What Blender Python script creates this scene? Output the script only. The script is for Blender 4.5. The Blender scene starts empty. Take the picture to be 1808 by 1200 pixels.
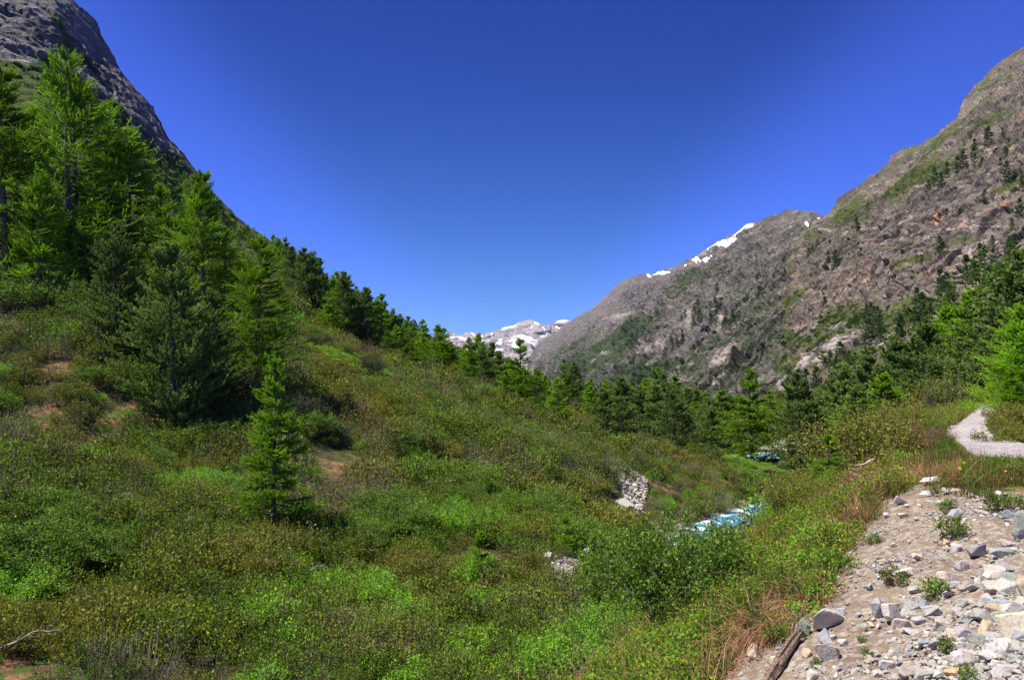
import bpy, bmesh, math, random
import numpy as np
from mathutils import Vector

# ------------------------------------------------------------------ camera, sky, sun, exposure
SC = bpy.context.scene
W0, H0, F = 1808.0, 1200.0, 1406.0
TILT = math.atan(40.0 / F)
cam_data = bpy.data.cameras.new('camera')
cam_data.sensor_width = 36.0
cam_data.lens = 36.0 * F / W0
cam_data.clip_start = 0.1
cam_data.clip_end = 30000.0
cam = bpy.data.objects.new('camera', cam_data)
SC.collection.objects.link(cam)
cam.location = (0, 0, 0)
cam.rotation_euler = (math.pi / 2 + TILT, 0, 0)
SC.camera = cam

SUN_DIR = Vector((-0.45, -0.12, 0.87)).normalized()      # towards the sun
SUN_EL = math.asin(SUN_DIR.z)
SUN_AZ = math.atan2(SUN_DIR.x, SUN_DIR.y)
sl = bpy.data.lights.new('sun', 'SUN')
sl.energy = 5.0
sl.angle = math.radians(0.5)
sl.color = (1.0, 0.93, 0.82)
sun = bpy.data.objects.new('sun', sl)
sun.rotation_euler = SUN_DIR.to_track_quat('Z', 'Y').to_euler()
SC.collection.objects.link(sun)

world = bpy.data.worlds.new('World')
SC.world = world
world.use_nodes = True
wn, wl = world.node_tree.nodes, world.node_tree.links
wn.clear()
sky = wn.new('ShaderNodeTexSky')
sky.sky_type = 'NISHITA'
sky.sun_disc = False
sky.sun_elevation = SUN_EL
sky.sun_rotation = SUN_AZ
sky.altitude = 2200
sky.air_density = 0.9
sky.dust_density = 0.0
sky.ozone_density = 4.0
# sky deepens with height; a violet glow is painted in along both mountain sides
tc = wn.new('ShaderNodeTexCoord'); sx = wn.new('ShaderNodeSeparateXYZ'); wl.new(tc.outputs['Generated'], sx.inputs[0])
def wmath(op, a, b=0.0):
    x = wn.new('ShaderNodeMath'); x.operation = op
    for v, i in ((a, 0), (b, 1)):
        if isinstance(v, (int, float)): x.inputs[i].default_value = v
        else: wl.new(v, x.inputs[i])
    return x.outputs[0]
def wrange(v, a, b, c, d):
    x = wn.new('ShaderNodeMapRange'); x.interpolation_type = 'SMOOTHSTEP'; wl.new(v, x.inputs[0])
    for i, k in enumerate((a, b, c, d)): x.inputs[i + 1].default_value = k
    return x.outputs[0]
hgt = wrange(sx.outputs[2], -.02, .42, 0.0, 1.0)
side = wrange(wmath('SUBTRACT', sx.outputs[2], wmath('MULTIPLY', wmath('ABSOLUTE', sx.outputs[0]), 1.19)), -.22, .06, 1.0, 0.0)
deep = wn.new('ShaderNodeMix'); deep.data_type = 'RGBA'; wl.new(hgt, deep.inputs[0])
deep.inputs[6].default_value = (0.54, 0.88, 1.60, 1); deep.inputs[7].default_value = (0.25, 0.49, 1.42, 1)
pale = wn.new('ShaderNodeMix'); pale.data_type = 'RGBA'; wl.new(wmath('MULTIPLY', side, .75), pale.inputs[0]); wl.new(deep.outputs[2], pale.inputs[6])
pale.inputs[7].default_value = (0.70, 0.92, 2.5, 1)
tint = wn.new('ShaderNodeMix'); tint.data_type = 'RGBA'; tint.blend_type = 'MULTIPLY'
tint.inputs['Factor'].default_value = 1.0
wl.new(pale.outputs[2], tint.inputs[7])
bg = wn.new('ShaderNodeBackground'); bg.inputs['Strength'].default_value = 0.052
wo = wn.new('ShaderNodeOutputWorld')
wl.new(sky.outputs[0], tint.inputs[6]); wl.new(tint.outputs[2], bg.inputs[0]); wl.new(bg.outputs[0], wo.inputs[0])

SC.view_settings.view_transform = 'Standard'
SC.view_settings.look = 'None'
SC.view_settings.exposure = 0.75
SC.view_settings.gamma = 1.0
SC.cycles.max_bounces = 5
SC.cycles.diffuse_bounces = 2
SC.cycles.glossy_bounces = 2
SC.cycles.transmission_bounces = 2
SC.cycles.volume_bounces = 0
SC.cycles.use_adaptive_sampling = True

# ------------------------------------------------------------------ numeric helpers
rs = np.random.RandomState
ct, st_ = math.cos(TILT), math.sin(TILT)

def rays(px, py):
    """direction with y = 1 for each pixel of the photograph"""
    px = np.asarray(px, float); py = np.asarray(py, float)
    a = (px - W0 / 2) / F; u = -(py - H0 / 2) / F
    y = ct - u * st_; z = st_ + u * ct
    return a / y, z / y

def at(px, py, D):
    dx, dz = rays(px, py)
    return np.stack([dx * D, np.ones_like(dx) * D, dz * D], -1)

def project(p):
    p = np.asarray(p, float)
    yc = p[..., 1] * ct + p[..., 2] * st_
    zc = -p[..., 1] * st_ + p[..., 2] * ct
    yc = np.maximum(yc, 1e-3)
    return p[..., 0] / yc * F + W0 / 2, -zc / yc * F + H0 / 2

def hash3(ix, iy, iz, seed):
    h = (ix.astype(np.int64) * 374761393 + iy.astype(np.int64) * 668265263 + iz.astype(np.int64) * 2147483647 + seed * 144665) & 0xffffffff
    h = ((h ^ (h >> 13)) * 1274126177) & 0xffffffff
    h = ((h ^ (h >> 16)) * 2246822519) & 0xffffffff
    return (h ^ (h >> 15)) & 0xffffffff

def vnoise(x, y, z, seed=0):
    """smooth value noise in about [-1, 1]"""
    xi, yi, zi = np.floor(x), np.floor(y), np.floor(z)
    fx, fy, fz = x - xi, y - yi, z - zi
    fx = fx * fx * (3 - 2 * fx); fy = fy * fy * (3 - 2 * fy); fz = fz * fz * (3 - 2 * fz)
    out = 0
    for a in (0, 1):
        for b in (0, 1):
            for c in (0, 1):
                v = hash3(xi + a, yi + b, zi + c, seed) / 2147483648.0 - 1.0
                out = out + v * (fx if a else 1 - fx) * (fy if b else 1 - fy) * (fz if c else 1 - fz)
    return out

def fbm(x, y, z, octaves=4, seed=0, gain=.5):
    a, s, o = 1.0, 0.0, 0
    for k in range(octaves):
        o = o + a * vnoise(x * 2 ** k + 17.3 * k, y * 2 ** k, z * 2 ** k, seed + k); s += a; a *= gain
    return o / s

def cells(x, y, z, seed=0):
    """faceted blocks: every cell is one tilted plane; returns height and edge distance"""
    xi, yi, zi = np.floor(x), np.floor(y), np.floor(z)
    best = np.full(x.shape, 9.0); second = np.full(x.shape, 9.0); val = np.zeros(x.shape)
    for a in (-1, 0, 1):
        for b in (-1, 0, 1):
            for c in (-1, 0, 1):
                X, Y, Z = xi + a, yi + b, zi + c
                h = hash3(X, Y, Z, seed)
                ox = (h & 1023) / 1023.0; oy = ((h >> 10) & 1023) / 1023.0; oz = ((h >> 20) & 1023) / 1023.0
                dx, dy, dz = x - X - ox, y - Y - oy, z - Z - oz
                d = dx * dx + dy * dy + dz * dz
                nb = d < best
                second = np.where(nb, best, np.minimum(second, d))
                g = hash3(X, Y, Z, seed + 77)
                v = ((g & 1023) / 1023.0 - .5) + ((((g >> 10) & 1023) / 1023.0 - .5) * dx + (((g >> 20) & 1023) / 1023.0 - .5) * dz) * 1.6
                val = np.where(nb, v, val)
                best = np.where(nb, d, best)
    return val, np.sqrt(second) - np.sqrt(best)

class TPS:
    def __init__(self, xy, v, scale=1.0, smooth=1e-3):
        self.s = scale
        self.c = np.asarray(xy, float) / scale
        n = len(self.c)
        K = self.k(self.c, self.c) + np.eye(n) * smooth
        P = np.hstack([np.ones((n, 1)), self.c])
        A = np.zeros((n + 3, n + 3)); A[:n, :n] = K; A[:n, n:] = P; A[n:, :n] = P.T
        b = np.zeros(n + 3); b[:n] = v
        self.w = np.linalg.solve(A, b)
    def k(self, a, b):
        d2 = ((a[:, None, :] - b[None, :, :]) ** 2).sum(-1)
        return .5 * d2 * np.log(d2 + 1e-12)
    def __call__(self, x, y):
        sh = np.shape(x)
        p = np.stack([np.ravel(x), np.ravel(y)], -1) / self.s
        out = np.empty(len(p))
        n = len(self.c)
        for i in range(0, len(p), 20000):
            q = p[i:i + 20000]
            out[i:i + 20000] = self.k(q, self.c) @ self.w[:n] + self.w[n] + q @ self.w[n + 1:]
        return out.reshape(sh)

def smooth(a, b, x):
    t = np.clip((x - a) / (b - a), 0, 1)
    return t * t * (3 - 2 * t)

def in_poly(px, py, poly):
    px = np.asarray(px, float); py = np.asarray(py, float)
    inside = np.zeros(px.shape, bool)
    n = len(poly)
    for i in range(n):
        x1, y1 = poly[i]; x2, y2 = poly[(i + 1) % n]
        if y1 == y2: continue
        c = ((y1 > py) != (y2 > py)) & (px < (x2 - x1) * (py - y1) / (y2 - y1) + x1)
        inside ^= c
    return inside

def seg_dist(x, y, pts):
    """distance to a polyline, and which side (+ = left of its direction)"""
    best = np.full(np.shape(x), 1e9); side = np.zeros(np.shape(x)); par = np.zeros(np.shape(x))
    for i in range(len(pts) - 1):
        (ax, ay), (bx, by) = pts[i][:2], pts[i + 1][:2]
        vx, vy = bx - ax, by - ay
        t = np.clip(((x - ax) * vx + (y - ay) * vy) / (vx * vx + vy * vy), 0, 1)
        dx, dy = x - ax - t * vx, y - ay - t * vy
        d = np.hypot(dx, dy)
        m = d < best
        best = np.where(m, d, best)
        side = np.where(m, np.sign(vx * (y - ay) - vy * (x - ax)), side)
        par = np.where(m, i + t, par)
    return best, side, par

# ------------------------------------------------------------------ the lie of the land
VAL = [(1180,1100,22),(1000,1200,16.5),(700,1200,17),(300,1200,17),(0,1200,16),(0,900,27),(300,900,33),
       (490,925,31),(0,700,45),(0,500,62),(-250,500,60),(-250,800,30),(300,700,50),(450,680,55),(700,900,38),(1000,1000,33),(1110,880,50),
       (1080,810,66),(1290,950,58),(1200,922,60),(1392,920,72),(1420,862,95),(1350,818,119),(1400,835,103),
       (1200,788,105),(1280,822,112),(1200,840,80),(1000,800,75),(860,732,88),(1000,750,108),(700,760,62),
       (590,640,85),(520,603,92),(760,670,100),(550,540,215),(580,595,145),(640,612,150),(748,655,165),(470,500,150),(300,520,100),(640,570,270),(700,614,270),
       (900,700,165),(1050,757,178),(1200,766,150),(1140,764,142),(1300,752,200),(960,745,180),(1200,742,215),(1300,722,230),(1200,722,270),(1500,725,200),(1120,955,38),(600,1000,30),
       (1700,700,120),(1808,640,130),(1808,540,200),(1950,600,130),(1700,620,200),(850,860,50),(1000,880,45),(780,655,320),(900,712,320),(1050,738,320),(1200,748,300),(1400,738,305),
       (150,620,50),(600,850,46),(550,700,62),(950,1080,26)]
cp = np.array([at(a, b, d) for a, b, d in VAL])
extra = np.array([[0, 8, -6.2], [-10, 5, -6.0], [-40, 10, -3.0], [8, 12, -7.6], [30, 60, -13.6], [55, 60, -13.0], [60, 100, -13.8],
                  [30, 30, -9.0], [60, 30, -4.0], [100, 60, -5.0], [-70, 40, 9], [160, 90, 8], [30, 10, -3.0],
                  [12, 40, -12.2], [18, 30, -10.0]])
cp = np.vstack([cp, extra])
VALLEY = TPS(cp[:, :2], cp[:, 2], 50.0, 2e-3)

BNK = [(1620,850,12.5),(1808,880,11),(1808,1000,8.3),(1808,1200,6),(1600,1200,6.8),(1600,1000,9.3),(1480,980,11),
       (1400,1100,9),(1330,1200,8),(1500,1200,7.2),(1450,950,13),(1300,1100,11),(1180,1200,10),(1560,800,21),(1480,865,18),
       (1400,945,16),(1300,1030,14),(1808,812,15),(1700,790,17.5),(1690,752,24),(1745,757,24),(1722,718,46),(1757,720,46),
       (1808,775,19),(1640,760,26),(1600,790,19),(1690,726,38)]
bp = np.array([at(a, b, d) for a, b, d in BNK])
bp = np.vstack([bp, [[1, 2, -1.8], [4, 3, -1.75], [12, 6, -1.6], [20, 10, -1.5], [20, 24, -.6], [30, 35, -.2], [22, 30, -1.2], [30, 48, -2.6], [-2, 3, -2.6],
                     [38, 60, -3.0], [60, 60, 1.5], [35, 20, 3], [0, 6, -3.2], [44, 80, -5.6]]])
BANK = TPS(bp[:, :2], bp[:, 2], 10.0, 1e-3)
CREST = [(-9.0, -6.0), (-3.5, 3.0)] + [tuple(at(a, b, d)[:2]) for a, b, d in
         ((1020,1260,9.5),(1170,1190,11),(1300,1040,14.5),(1400,945,17.5),(1480,866,20),(1555,800,24),(1640,748,31),(1690,722,42))] + [(36, 62), (44, 90)]
RIVER = [(30, 20, -13.2), (20, 34, -13.2)] + [tuple(at(a, b, d)) for a, b, d in ((1350,1030,46),(1290,995,50),(1290,958,57),(1335,932,63),(1392,908,70))] + [(38, 86, -13.6), (58, 98, -13.7), (90, 112, -13.8)]
RIVER2 = [(14, 105, -13.9)] + [tuple(at(a, b, d)) for a, b, d in ((1285,812,113),(1345,805,119),(1385,799,124),(1430,790,131))] + [(58, 142, -13.9)]

def h_raw(x, y):
    v = VALLEY(x, y)
    b = BANK(np.clip(x, -6, 60), np.clip(y, -8, 90))
    d, side, _ = seg_dist(x, y, CREST)
    left = np.where(side > 0, d, 0.0)
    b = b - np.where(left < 1.5, .28 * left ** 2 , .63 + .84 * (left - 1.5))
    far = np.clip(y - 85, 0, None); b = b - far * .5
    k = 1.2
    m = np.maximum(v, b)
    h = m + k * np.log1p(np.exp(-np.abs(v - b) / k)) * np.where(np.abs(v - b) < 6, 1, 0) * .5
    for R, wd in ((RIVER, 3.9), (RIVER2, 2.6)):
        dr, _, par = seg_dist(x, y, R)
        zs = np.interp(par, np.arange(len(R)), [p[2] for p in R])
        bed = zs - .35 + np.clip(dr - wd, 0, None) * .45
        h = np.where(b > v, h, np.minimum(h, np.maximum(bed, h - 6)))
    return h

GX0, GY0, GS = -300.0, -20.0, 0.5
gx = np.arange(GX0, 340, GS); gy = np.arange(GY0, 430, GS)
GXX, GYY = np.meshgrid(gx[::2], gy[::2], indexing='ij')
coarse = h_raw(GXX, GYY)
HG = np.empty((len(gx), len(gy)))
GXX, GYY = np.meshgrid(gx, gy, indexing='ij')
ii = (GXX - GX0) / 1.0; jj = (GYY - GY0) / 1.0
i0 = np.clip(ii.astype(int), 0, coarse.shape[0] - 2); j0 = np.clip(jj.astype(int), 0, coarse.shape[1] - 2)
fi, fj = ii - i0, jj - j0
HG = (coarse[i0, j0] * (1 - fi) * (1 - fj) + coarse[i0 + 1, j0] * fi * (1 - fj) + coarse[i0, j0 + 1] * (1 - fi) * fj + coarse[i0 + 1, j0 + 1] * fi * fj)
nx1 = int((70 + 12 - 0) / GS)
a0, a1 = int((-12 - GX0) / GS), int((70 - GX0) / GS); b0, b1 = 0, int((100 - GY0) / GS)
HG[a0:a1, b0:b1] = h_raw(GXX[a0:a1, b0:b1], GYY[a0:a1, b0:b1])

def bil(G, x, y):
    ii = np.clip((np.asarray(x) - GX0) / GS, 0, G.shape[0] - 1.001); jj = np.clip((np.asarray(y) - GY0) / GS, 0, G.shape[1] - 1.001)
    i0 = ii.astype(int); j0 = jj.astype(int); fi = ii - i0; fj = jj - j0
    return G[i0, j0] * (1 - fi) * (1 - fj) + G[i0 + 1, j0] * fi * (1 - fj) + G[i0, j0 + 1] * (1 - fi) * fj + G[i0 + 1, j0 + 1] * fi * fj

ROAD_L = [(1722,715),(1720,724),(1712,732),(1698,743),(1668,756),(1672,768),(1697,785),(1712,802),(1740,811),(1808,818),(1920,826),(2100,838),(2500,858)]
ROAD_R = [(1756,715),(1758,724),(1752,733),(1747,742),(1745,750),(1747,760),(1757,768),(1775,776),(1808,784),(1870,792),(1990,800),(2200,808),(2700,824)]

ERODED = [(1474,985),(1440,1035),(1385,1060),(1330,1090),(1262,1150),(1200,1240),(1290,1240),(1335,1175),(1400,1105),(1462,1030)]

def noise_h(x, y):
    px, py = project(np.stack([x, y, bil(HG, x, y)], -1))
    d = np.hypot(x, y)
    road = in_poly(px, py, ROAD_L + ROAD_R[::-1])
    scree = in_poly(px, py, SCREE)
    n = 1.15 * fbm(x / 8, y / 8, x * 0, 3, 5) + .12 * fbm(x / 1.7, y / 1.7, x * 0, 3, 9)
    n = n * smooth(8, 34, d)
    n2 = .05 * fbm(x / .7, y / .7, x * 0, 4, 3)
    n = n + np.where(scree, n2 * 1.8, n2)
    mid = (np.abs(px - 1720) < 400) & (py > 700) & (d < 60) & (px > 1650) & (py < 830)
    n = np.where(mid, n * .15, n)
    return n

SCREE = [(1808,868),(1760,872),(1700,866),(1640,842),(1612,848),(1588,862),(1560,884),(1524,930),(1490,962),(1470,985),(1460,1030),(1440,1075),(1400,1100),
         (1360,1140),(1320,1172),(1290,1200),(1250,1300),(1808,1900),(2900,1900),(2900,890)]

HGN = HG + noise_h(GXX, GYY)
def H(x, y):
    return bil(HGN, x, y)

def cast(px, py, dmax=400.0):
    """where each pixel's ray first meets the ground (nan = never)"""
    px = np.atleast_1d(np.asarray(px, float)); py = np.atleast_1d(np.asarray(py, float))
    dx, dz = rays(px, py)
    D = np.full(px.shape, np.nan)
    prev = None; tprev = None
    for t in np.geomspace(4.0, dmax, 420):
        g = dz * t - H(dx * t, np.full(px.shape, t))
        if prev is not None:
            hit = np.isnan(D) & (g < 0) & (prev >= 0)
            f = prev / np.maximum(prev - g, 1e-9)
            D = np.where(hit, tprev + f * (t - tprev), D)
        prev = g; tprev = t
    return D

# mountains: distance as a function of the direction, from the slope of the wall and the valley's width
def d_right(px, py, X0=120.0, m=.9, floor=.02):
    dx, dz = rays(px, py)
    den = dx - dz / m
    den = floor * np.log1p(np.exp(np.clip(den / floor, -20, 40)))
    return X0 / den
LEFT = [(0,-60,330),(120,0,350),(200,120,380),(260,190,395),(340,300,430),(400,370,430),(500,445,450),(600,507,520),(700,562,640),(790,602,760),(-150,-60,260),(-150,200,160),
        (0,130,230),(0,300,130),(150,300,190),(0,430,85),(-150,430,70),(150,450,115),(300,480,150),(300,400,220),(400,450,230),(470,500,170),(520,500,250),(560,560,190),(640,600,230),(660,560,330),(740,620,350),(800,650,420),
        (900,690,520),(600,640,190),(480,560,130),(300,560,110),(0,520,75)]
LT = TPS([(a, b) for a, b, _ in LEFT], np.log([d for _, _, d in LEFT]), 400.0, 3e-3)
def d_left(px, py):
    return np.exp(np.clip(LT(px, py), math.log(60), math.log(1500)))

def lerp_poly(pts, x):
    return np.interp(x, [p[0] for p in pts], [p[1] for p in pts])
SIL_L = [(-200,-420),(60,-60),(90,-30),(125,0),(150,25),(170,45),(183,80),(200,105),(215,135),(240,165),(268,195),(285,230),(300,255),(325,280),(340,300),(362,330),(400,372),(430,398),(462,420),
         (500,449),(540,476),(580,500),(620,520),(660,541),(700,563),(740,585),(790,606),(860,632),(960,670)]
SIL_R1 = [(1385,470),(1400,432),(1425,405),(1445,388),(1462,376),(1480,350),(1510,330),(1560,297),(1580,275),(1620,258),(1655,235),(1690,208),(1705,180),(1725,150),(1745,130),(1775,108),(1808,88),(1900,30),(2100,-90),(2300,-160)]
SIL_R2 = [(930,640),(950,607),(975,590),(1000,572),(1040,548),(1065,525),(1090,502),(1110,490),(1150,483),(1190,473),(1210,460),(1235,445),(1258,430),(1275,420),(1300,405),(1320,396),(1340,395),(1365,385),(1400,376),(1430,374),(1450,379),(1475,388),(1560,400)]
SIL_F = [(760,600),(785,592),(791,582),(800,586),(812,590),(822,585),(840,586),(850,590),(870,583),(880,579),(895,573),(908,571),(918,567),(932,565),(942,568),(955,574),(965,576),(980,569),(990,566),(1003,568),(1030,572),(1060,580),(1110,600)]

# ------------------------------------------------------------------ mesh helpers
def mesh(name, verts, faces, attrs=None, mats=(), mat_index=None, smooth_shade=False):
    verts = np.ascontiguousarray(verts, dtype=np.float32)
    me = bpy.data.meshes.new(name)
    groups = faces if isinstance(faces, list) else [faces]
    groups = [np.asarray(g, dtype=np.int32) for g in groups if len(g)]
    nl = sum(g.size for g in groups); nf = sum(len(g) for g in groups)
    me.vertices.add(len(verts)); me.vertices.foreach_set('co', verts.ravel())
    me.loops.add(nl); me.polygons.add(nf)
    me.loops.foreach_set('vertex_index', np.concatenate([g.ravel() for g in groups]))
    starts = []; s = 0
    for g in groups:
        starts.append(s + np.arange(len(g)) * g.shape[1]); s += g.size
    me.polygons.foreach_set('loop_start', np.concatenate(starts).astype(np.int32))
    if mat_index is not None:
        me.polygons.foreach_set('material_index', np.asarray(mat_index, dtype=np.int32))
    me.polygons.foreach_set('use_smooth', np.full(nf, smooth_shade))
    for k, v in (attrs or {}).items():
        a = me.attributes.new(k, 'FLOAT', 'POINT')
        a.data.foreach_set('value', np.asarray(v, dtype=np.float32))
    for m in mats: me.materials.append(m)
    me.update(calc_edges=True)
    return me

def obj(name, me, parent=None, **props):
    o = bpy.data.objects.new(name, me)
    SC.collection.objects.link(o)
    if parent: o.parent = parent
    for k, v in props.items(): o[k] = v
    return o

def thing(name, label, cat, loc, rz=0, group=None, scale=1.0):
    o = bpy.data.objects.new(name, None)
    o.empty_display_size = .2
    SC.collection.objects.link(o)
    o.location = loc; o.rotation_euler = (0, 0, rz)
    o.scale = (scale,) * 3 if not hasattr(scale, '__len__') else scale
    o['label'] = label; o['category'] = cat
    if group: o['group'] = group
    return o

def grid_faces(nu, nv):
    i, j = np.meshgrid(np.arange(nu - 1), np.arange(nv - 1), indexing='ij')
    a = (i * nv + j).ravel()
    return np.stack([a, a + 1, a + nv + 1, a + nv], -1)

def frames(t):
    """two unit vectors across each tangent"""
    t = t / np.maximum(np.linalg.norm(t, axis=-1, keepdims=True), 1e-9)
    ref = np.where(np.abs(t[..., 2:3]) > .9, np.array([1., 0, 0]), np.array([0, 0, 1.]))
    u = np.cross(t, ref); u /= np.maximum(np.linalg.norm(u, axis=-1, keepdims=True), 1e-9)
    return u, np.cross(t, u)

def bez(p0, p1, p2, t):
    t = t[..., None]
    return (1 - t) ** 2 * p0 + 2 * t * (1 - t) * p1 + t * t * p2

def tubes(p0, p1, p2, r0, r1, seg=3, sides=4):
    """N bent tapering rods as one vertex and quad array"""
    N = len(p0)
    T = np.linspace(0, 1, seg + 1)
    P = np.stack([bez(p0, p1, p2, np.full(N, t)) for t in T], 1)
    tan = np.gradient(P, axis=1)
    u, v = frames(tan)
    R = (np.asarray(r0).reshape(-1, 1) * (1 - T) + np.asarray(r1).reshape(-1, 1) * T)[..., None]
    R = np.broadcast_to(R, (N, seg + 1, 1))
    ring = []
    for s in range(sides):
        a = 2 * math.pi * s / sides
        ring.append(P + (u * math.cos(a) + v * math.sin(a)) * R)
    V = np.stack(ring, 2).reshape(-1, 3)
    base = (np.arange(N) * (seg + 1) * sides)[:, None, None]
    k = (np.arange(seg) * sides)[None, :, None]
    s = np.arange(sides)[None, None, :]
    s2 = (s + 1) % sides
    f = np.stack([base + k + s, base + k + s2, base + k + sides + s2, base + k + sides + s], -1).reshape(-1, 4)
    return V, f

def join(parts):
    """[(V, faces)] -> V, faces"""
    off = 0; Vs = []; Fs = []
    for V, f in parts:
        Vs.append(V); Fs.append(f + off); off += len(V)
    return np.vstack(Vs), np.vstack(Fs)

# ------------------------------------------------------------------ materials
def newmat(name):
    m = bpy.data.materials.new(name); m.use_nodes = True
    nt = m.node_tree; nt.nodes.clear()
    out = nt.nodes.new('ShaderNodeOutputMaterial')
    return m, nt, out

class NB:
    def __init__(s, nt): s.nt = nt
    def n(s, t, **kw):
        x = s.nt.nodes.new(t)
        for k, v in kw.items(): setattr(x, k, v)
        return x
    def link(s, a, b): s.nt.links.new(a, b)
    def val(s, v, sock):
        if hasattr(v, 'is_linked') or hasattr(v, 'links'): s.link(v, sock)
        else: sock.default_value = v
    def math(s, op, a, b=0.0, c=None):
        x = s.n('ShaderNodeMath', operation=op)
        s.val(a, x.inputs[0]); s.val(b, x.inputs[1])
        if c is not None: s.val(c, x.inputs[2])
        return x.outputs[0]
    def mix(s, f, a, b, mode='MIX'):
        x = s.n('ShaderNodeMix', data_type='RGBA', blend_type=mode)
        s.val(f, x.inputs[0])
        for v, i in ((a, 6), (b, 7)):
            if isinstance(v, tuple): v = v if len(v) == 4 else v + (1,)
            s.val(v, x.inputs[i])
        return x.outputs[2]
    def pos(s, scale=(1, 1, 1)):
        g = s.n('ShaderNodeNewGeometry').outputs['Position']
        if scale == (1, 1, 1): return g
        m = s.n('ShaderNodeMapping'); m.inputs['Scale'].default_value = scale
        s.link(g, m.inputs[0]); return m.outputs[0]
    def objc(s, scale=(1, 1, 1)):
        g = s.n('ShaderNodeTexCoord').outputs['Object']
        m = s.n('ShaderNodeMapping'); m.inputs['Scale'].default_value = scale
        s.link(g, m.inputs[0]); return m.outputs[0]
    def noise(s, v, scale, detail=4, rough=.5, dist=0.0):
        x = s.n('ShaderNodeTexNoise'); x.inputs['Scale'].default_value = scale
        x.inputs['Detail'].default_value = detail; x.inputs['Roughness'].default_value = rough
        x.inputs['Distortion'].default_value = dist
        if v is not None: s.link(v, x.inputs['Vector'])
        return x.outputs['Fac']
    def voro(s, v, scale, feature='F1', out='Distance'):
        x = s.n('ShaderNodeTexVoronoi', feature=feature); x.inputs['Scale'].default_value = scale
        s.link(v, x.inputs['Vector']); return x.outputs[out]
    def rng(s, v, a, b, c=0.0, d=1.0):
        x = s.n('ShaderNodeMapRange'); s.val(v, x.inputs[0])
        for i, k in enumerate((a, b, c, d)): x.inputs[i + 1].default_value = k
        return x.outputs[0]
    def attr(s, name):
        return s.n('ShaderNodeAttribute', attribute_name=name).outputs['Fac']
    def bump(s, h, strength, dist):
        x = s.n('ShaderNodeBump'); x.inputs['Strength'].default_value = strength; x.inputs['Distance'].default_value = dist
        s.link(h, x.inputs['Height']); return x.outputs[0]
    def surf(s, out, color, rough=.9, normal=None, spec=.2):
        p = s.n('ShaderNodeBsdfPrincipled')
        s.val(color, p.inputs['Base Color']); s.val(rough, p.inputs['Roughness'])
        p.inputs['Specular IOR Level'].default_value = spec
        if normal is not None: s.link(normal, p.inputs['Normal'])
        s.link(p.outputs[0], out.inputs[0]); return p

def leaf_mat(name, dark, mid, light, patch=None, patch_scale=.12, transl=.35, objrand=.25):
    """foliage: attribute 'tint' runs from dark inner leaves to light outer ones; patches of another plant by place"""
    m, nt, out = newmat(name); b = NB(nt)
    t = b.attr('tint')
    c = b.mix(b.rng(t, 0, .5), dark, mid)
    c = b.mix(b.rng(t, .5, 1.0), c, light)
    if patch:
        p = b.pos()
        for k, (col, lo, hi, sc) in enumerate(patch):
            f = b.noise(p, sc, 3, .6) if k == 0 else b.noise(b.pos((1 + .1 * k, 1, 1)), sc, 3, .6)
            c = b.mix(b.rng(f, lo, hi), c, b.mix(b.rng(t, 0, 1), tuple(q * .55 for q in col), col))
    r = b.n('ShaderNodeObjectInfo').outputs['Random']
    c = b.mix(1.0, c, b.mix(r, (1 - objrand,) * 3, (1 + objrand * .6, 1 + objrand * .5, 1.0)), 'MULTIPLY')
    p = b.n('ShaderNodeBsdfPrincipled'); b.link(c, p.inputs['Base Color']); p.inputs['Roughness'].default_value = .65
    p.inputs['Specular IOR Level'].default_value = .15
    tr = b.n('ShaderNodeBsdfTranslucent'); b.link(b.mix(1.0, c, (1.1, 1.25, .6), 'MULTIPLY'), tr.inputs[0])
    mx = b.n('ShaderNodeMixShader'); mx.inputs[0].default_value = transl
    b.link(p.outputs[0], mx.inputs[1]); b.link(tr.outputs[0], mx.inputs[2]); b.link(mx.outputs[0], out.inputs[0])
    return m

def plain_mat(name, c1, c2, scale=6.0, rough=.9, bump=.3, bdist=.02, stretch=(1, 1, 1)):
    m, nt, out = newmat(name); b = NB(nt)
    n = b.noise(b.objc(stretch), scale, 5, .6)
    b.surf(out, b.mix(b.rng(n, .35, .65), c1, c2), rough, b.bump(n, bump, bdist))
    return m

M = {}
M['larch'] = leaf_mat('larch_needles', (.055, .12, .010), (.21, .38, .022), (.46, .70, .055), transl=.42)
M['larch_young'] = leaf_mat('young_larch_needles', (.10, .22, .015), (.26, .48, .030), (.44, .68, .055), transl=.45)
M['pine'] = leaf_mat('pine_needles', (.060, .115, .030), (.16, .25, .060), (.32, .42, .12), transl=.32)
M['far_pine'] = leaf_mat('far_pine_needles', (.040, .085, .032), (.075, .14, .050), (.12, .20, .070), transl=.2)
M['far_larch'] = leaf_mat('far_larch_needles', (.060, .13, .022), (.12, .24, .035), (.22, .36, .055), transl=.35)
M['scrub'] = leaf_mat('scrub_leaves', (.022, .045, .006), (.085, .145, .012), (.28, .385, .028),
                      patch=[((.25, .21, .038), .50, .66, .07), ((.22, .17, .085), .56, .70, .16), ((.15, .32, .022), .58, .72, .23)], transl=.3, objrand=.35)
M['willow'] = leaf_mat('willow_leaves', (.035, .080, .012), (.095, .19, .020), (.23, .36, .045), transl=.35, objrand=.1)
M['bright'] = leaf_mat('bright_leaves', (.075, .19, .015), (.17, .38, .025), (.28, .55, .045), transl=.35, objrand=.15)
M['olive'] = leaf_mat('olive_leaves', (.065, .095, .014), (.17, .20, .026), (.32, .30, .045), transl=.3, objrand=.15)
M['darkleaf'] = leaf_mat('dark_leaves', (.020, .035, .012), (.040, .060, .018), (.070, .10, .028), transl=.15, objrand=.1)
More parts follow.
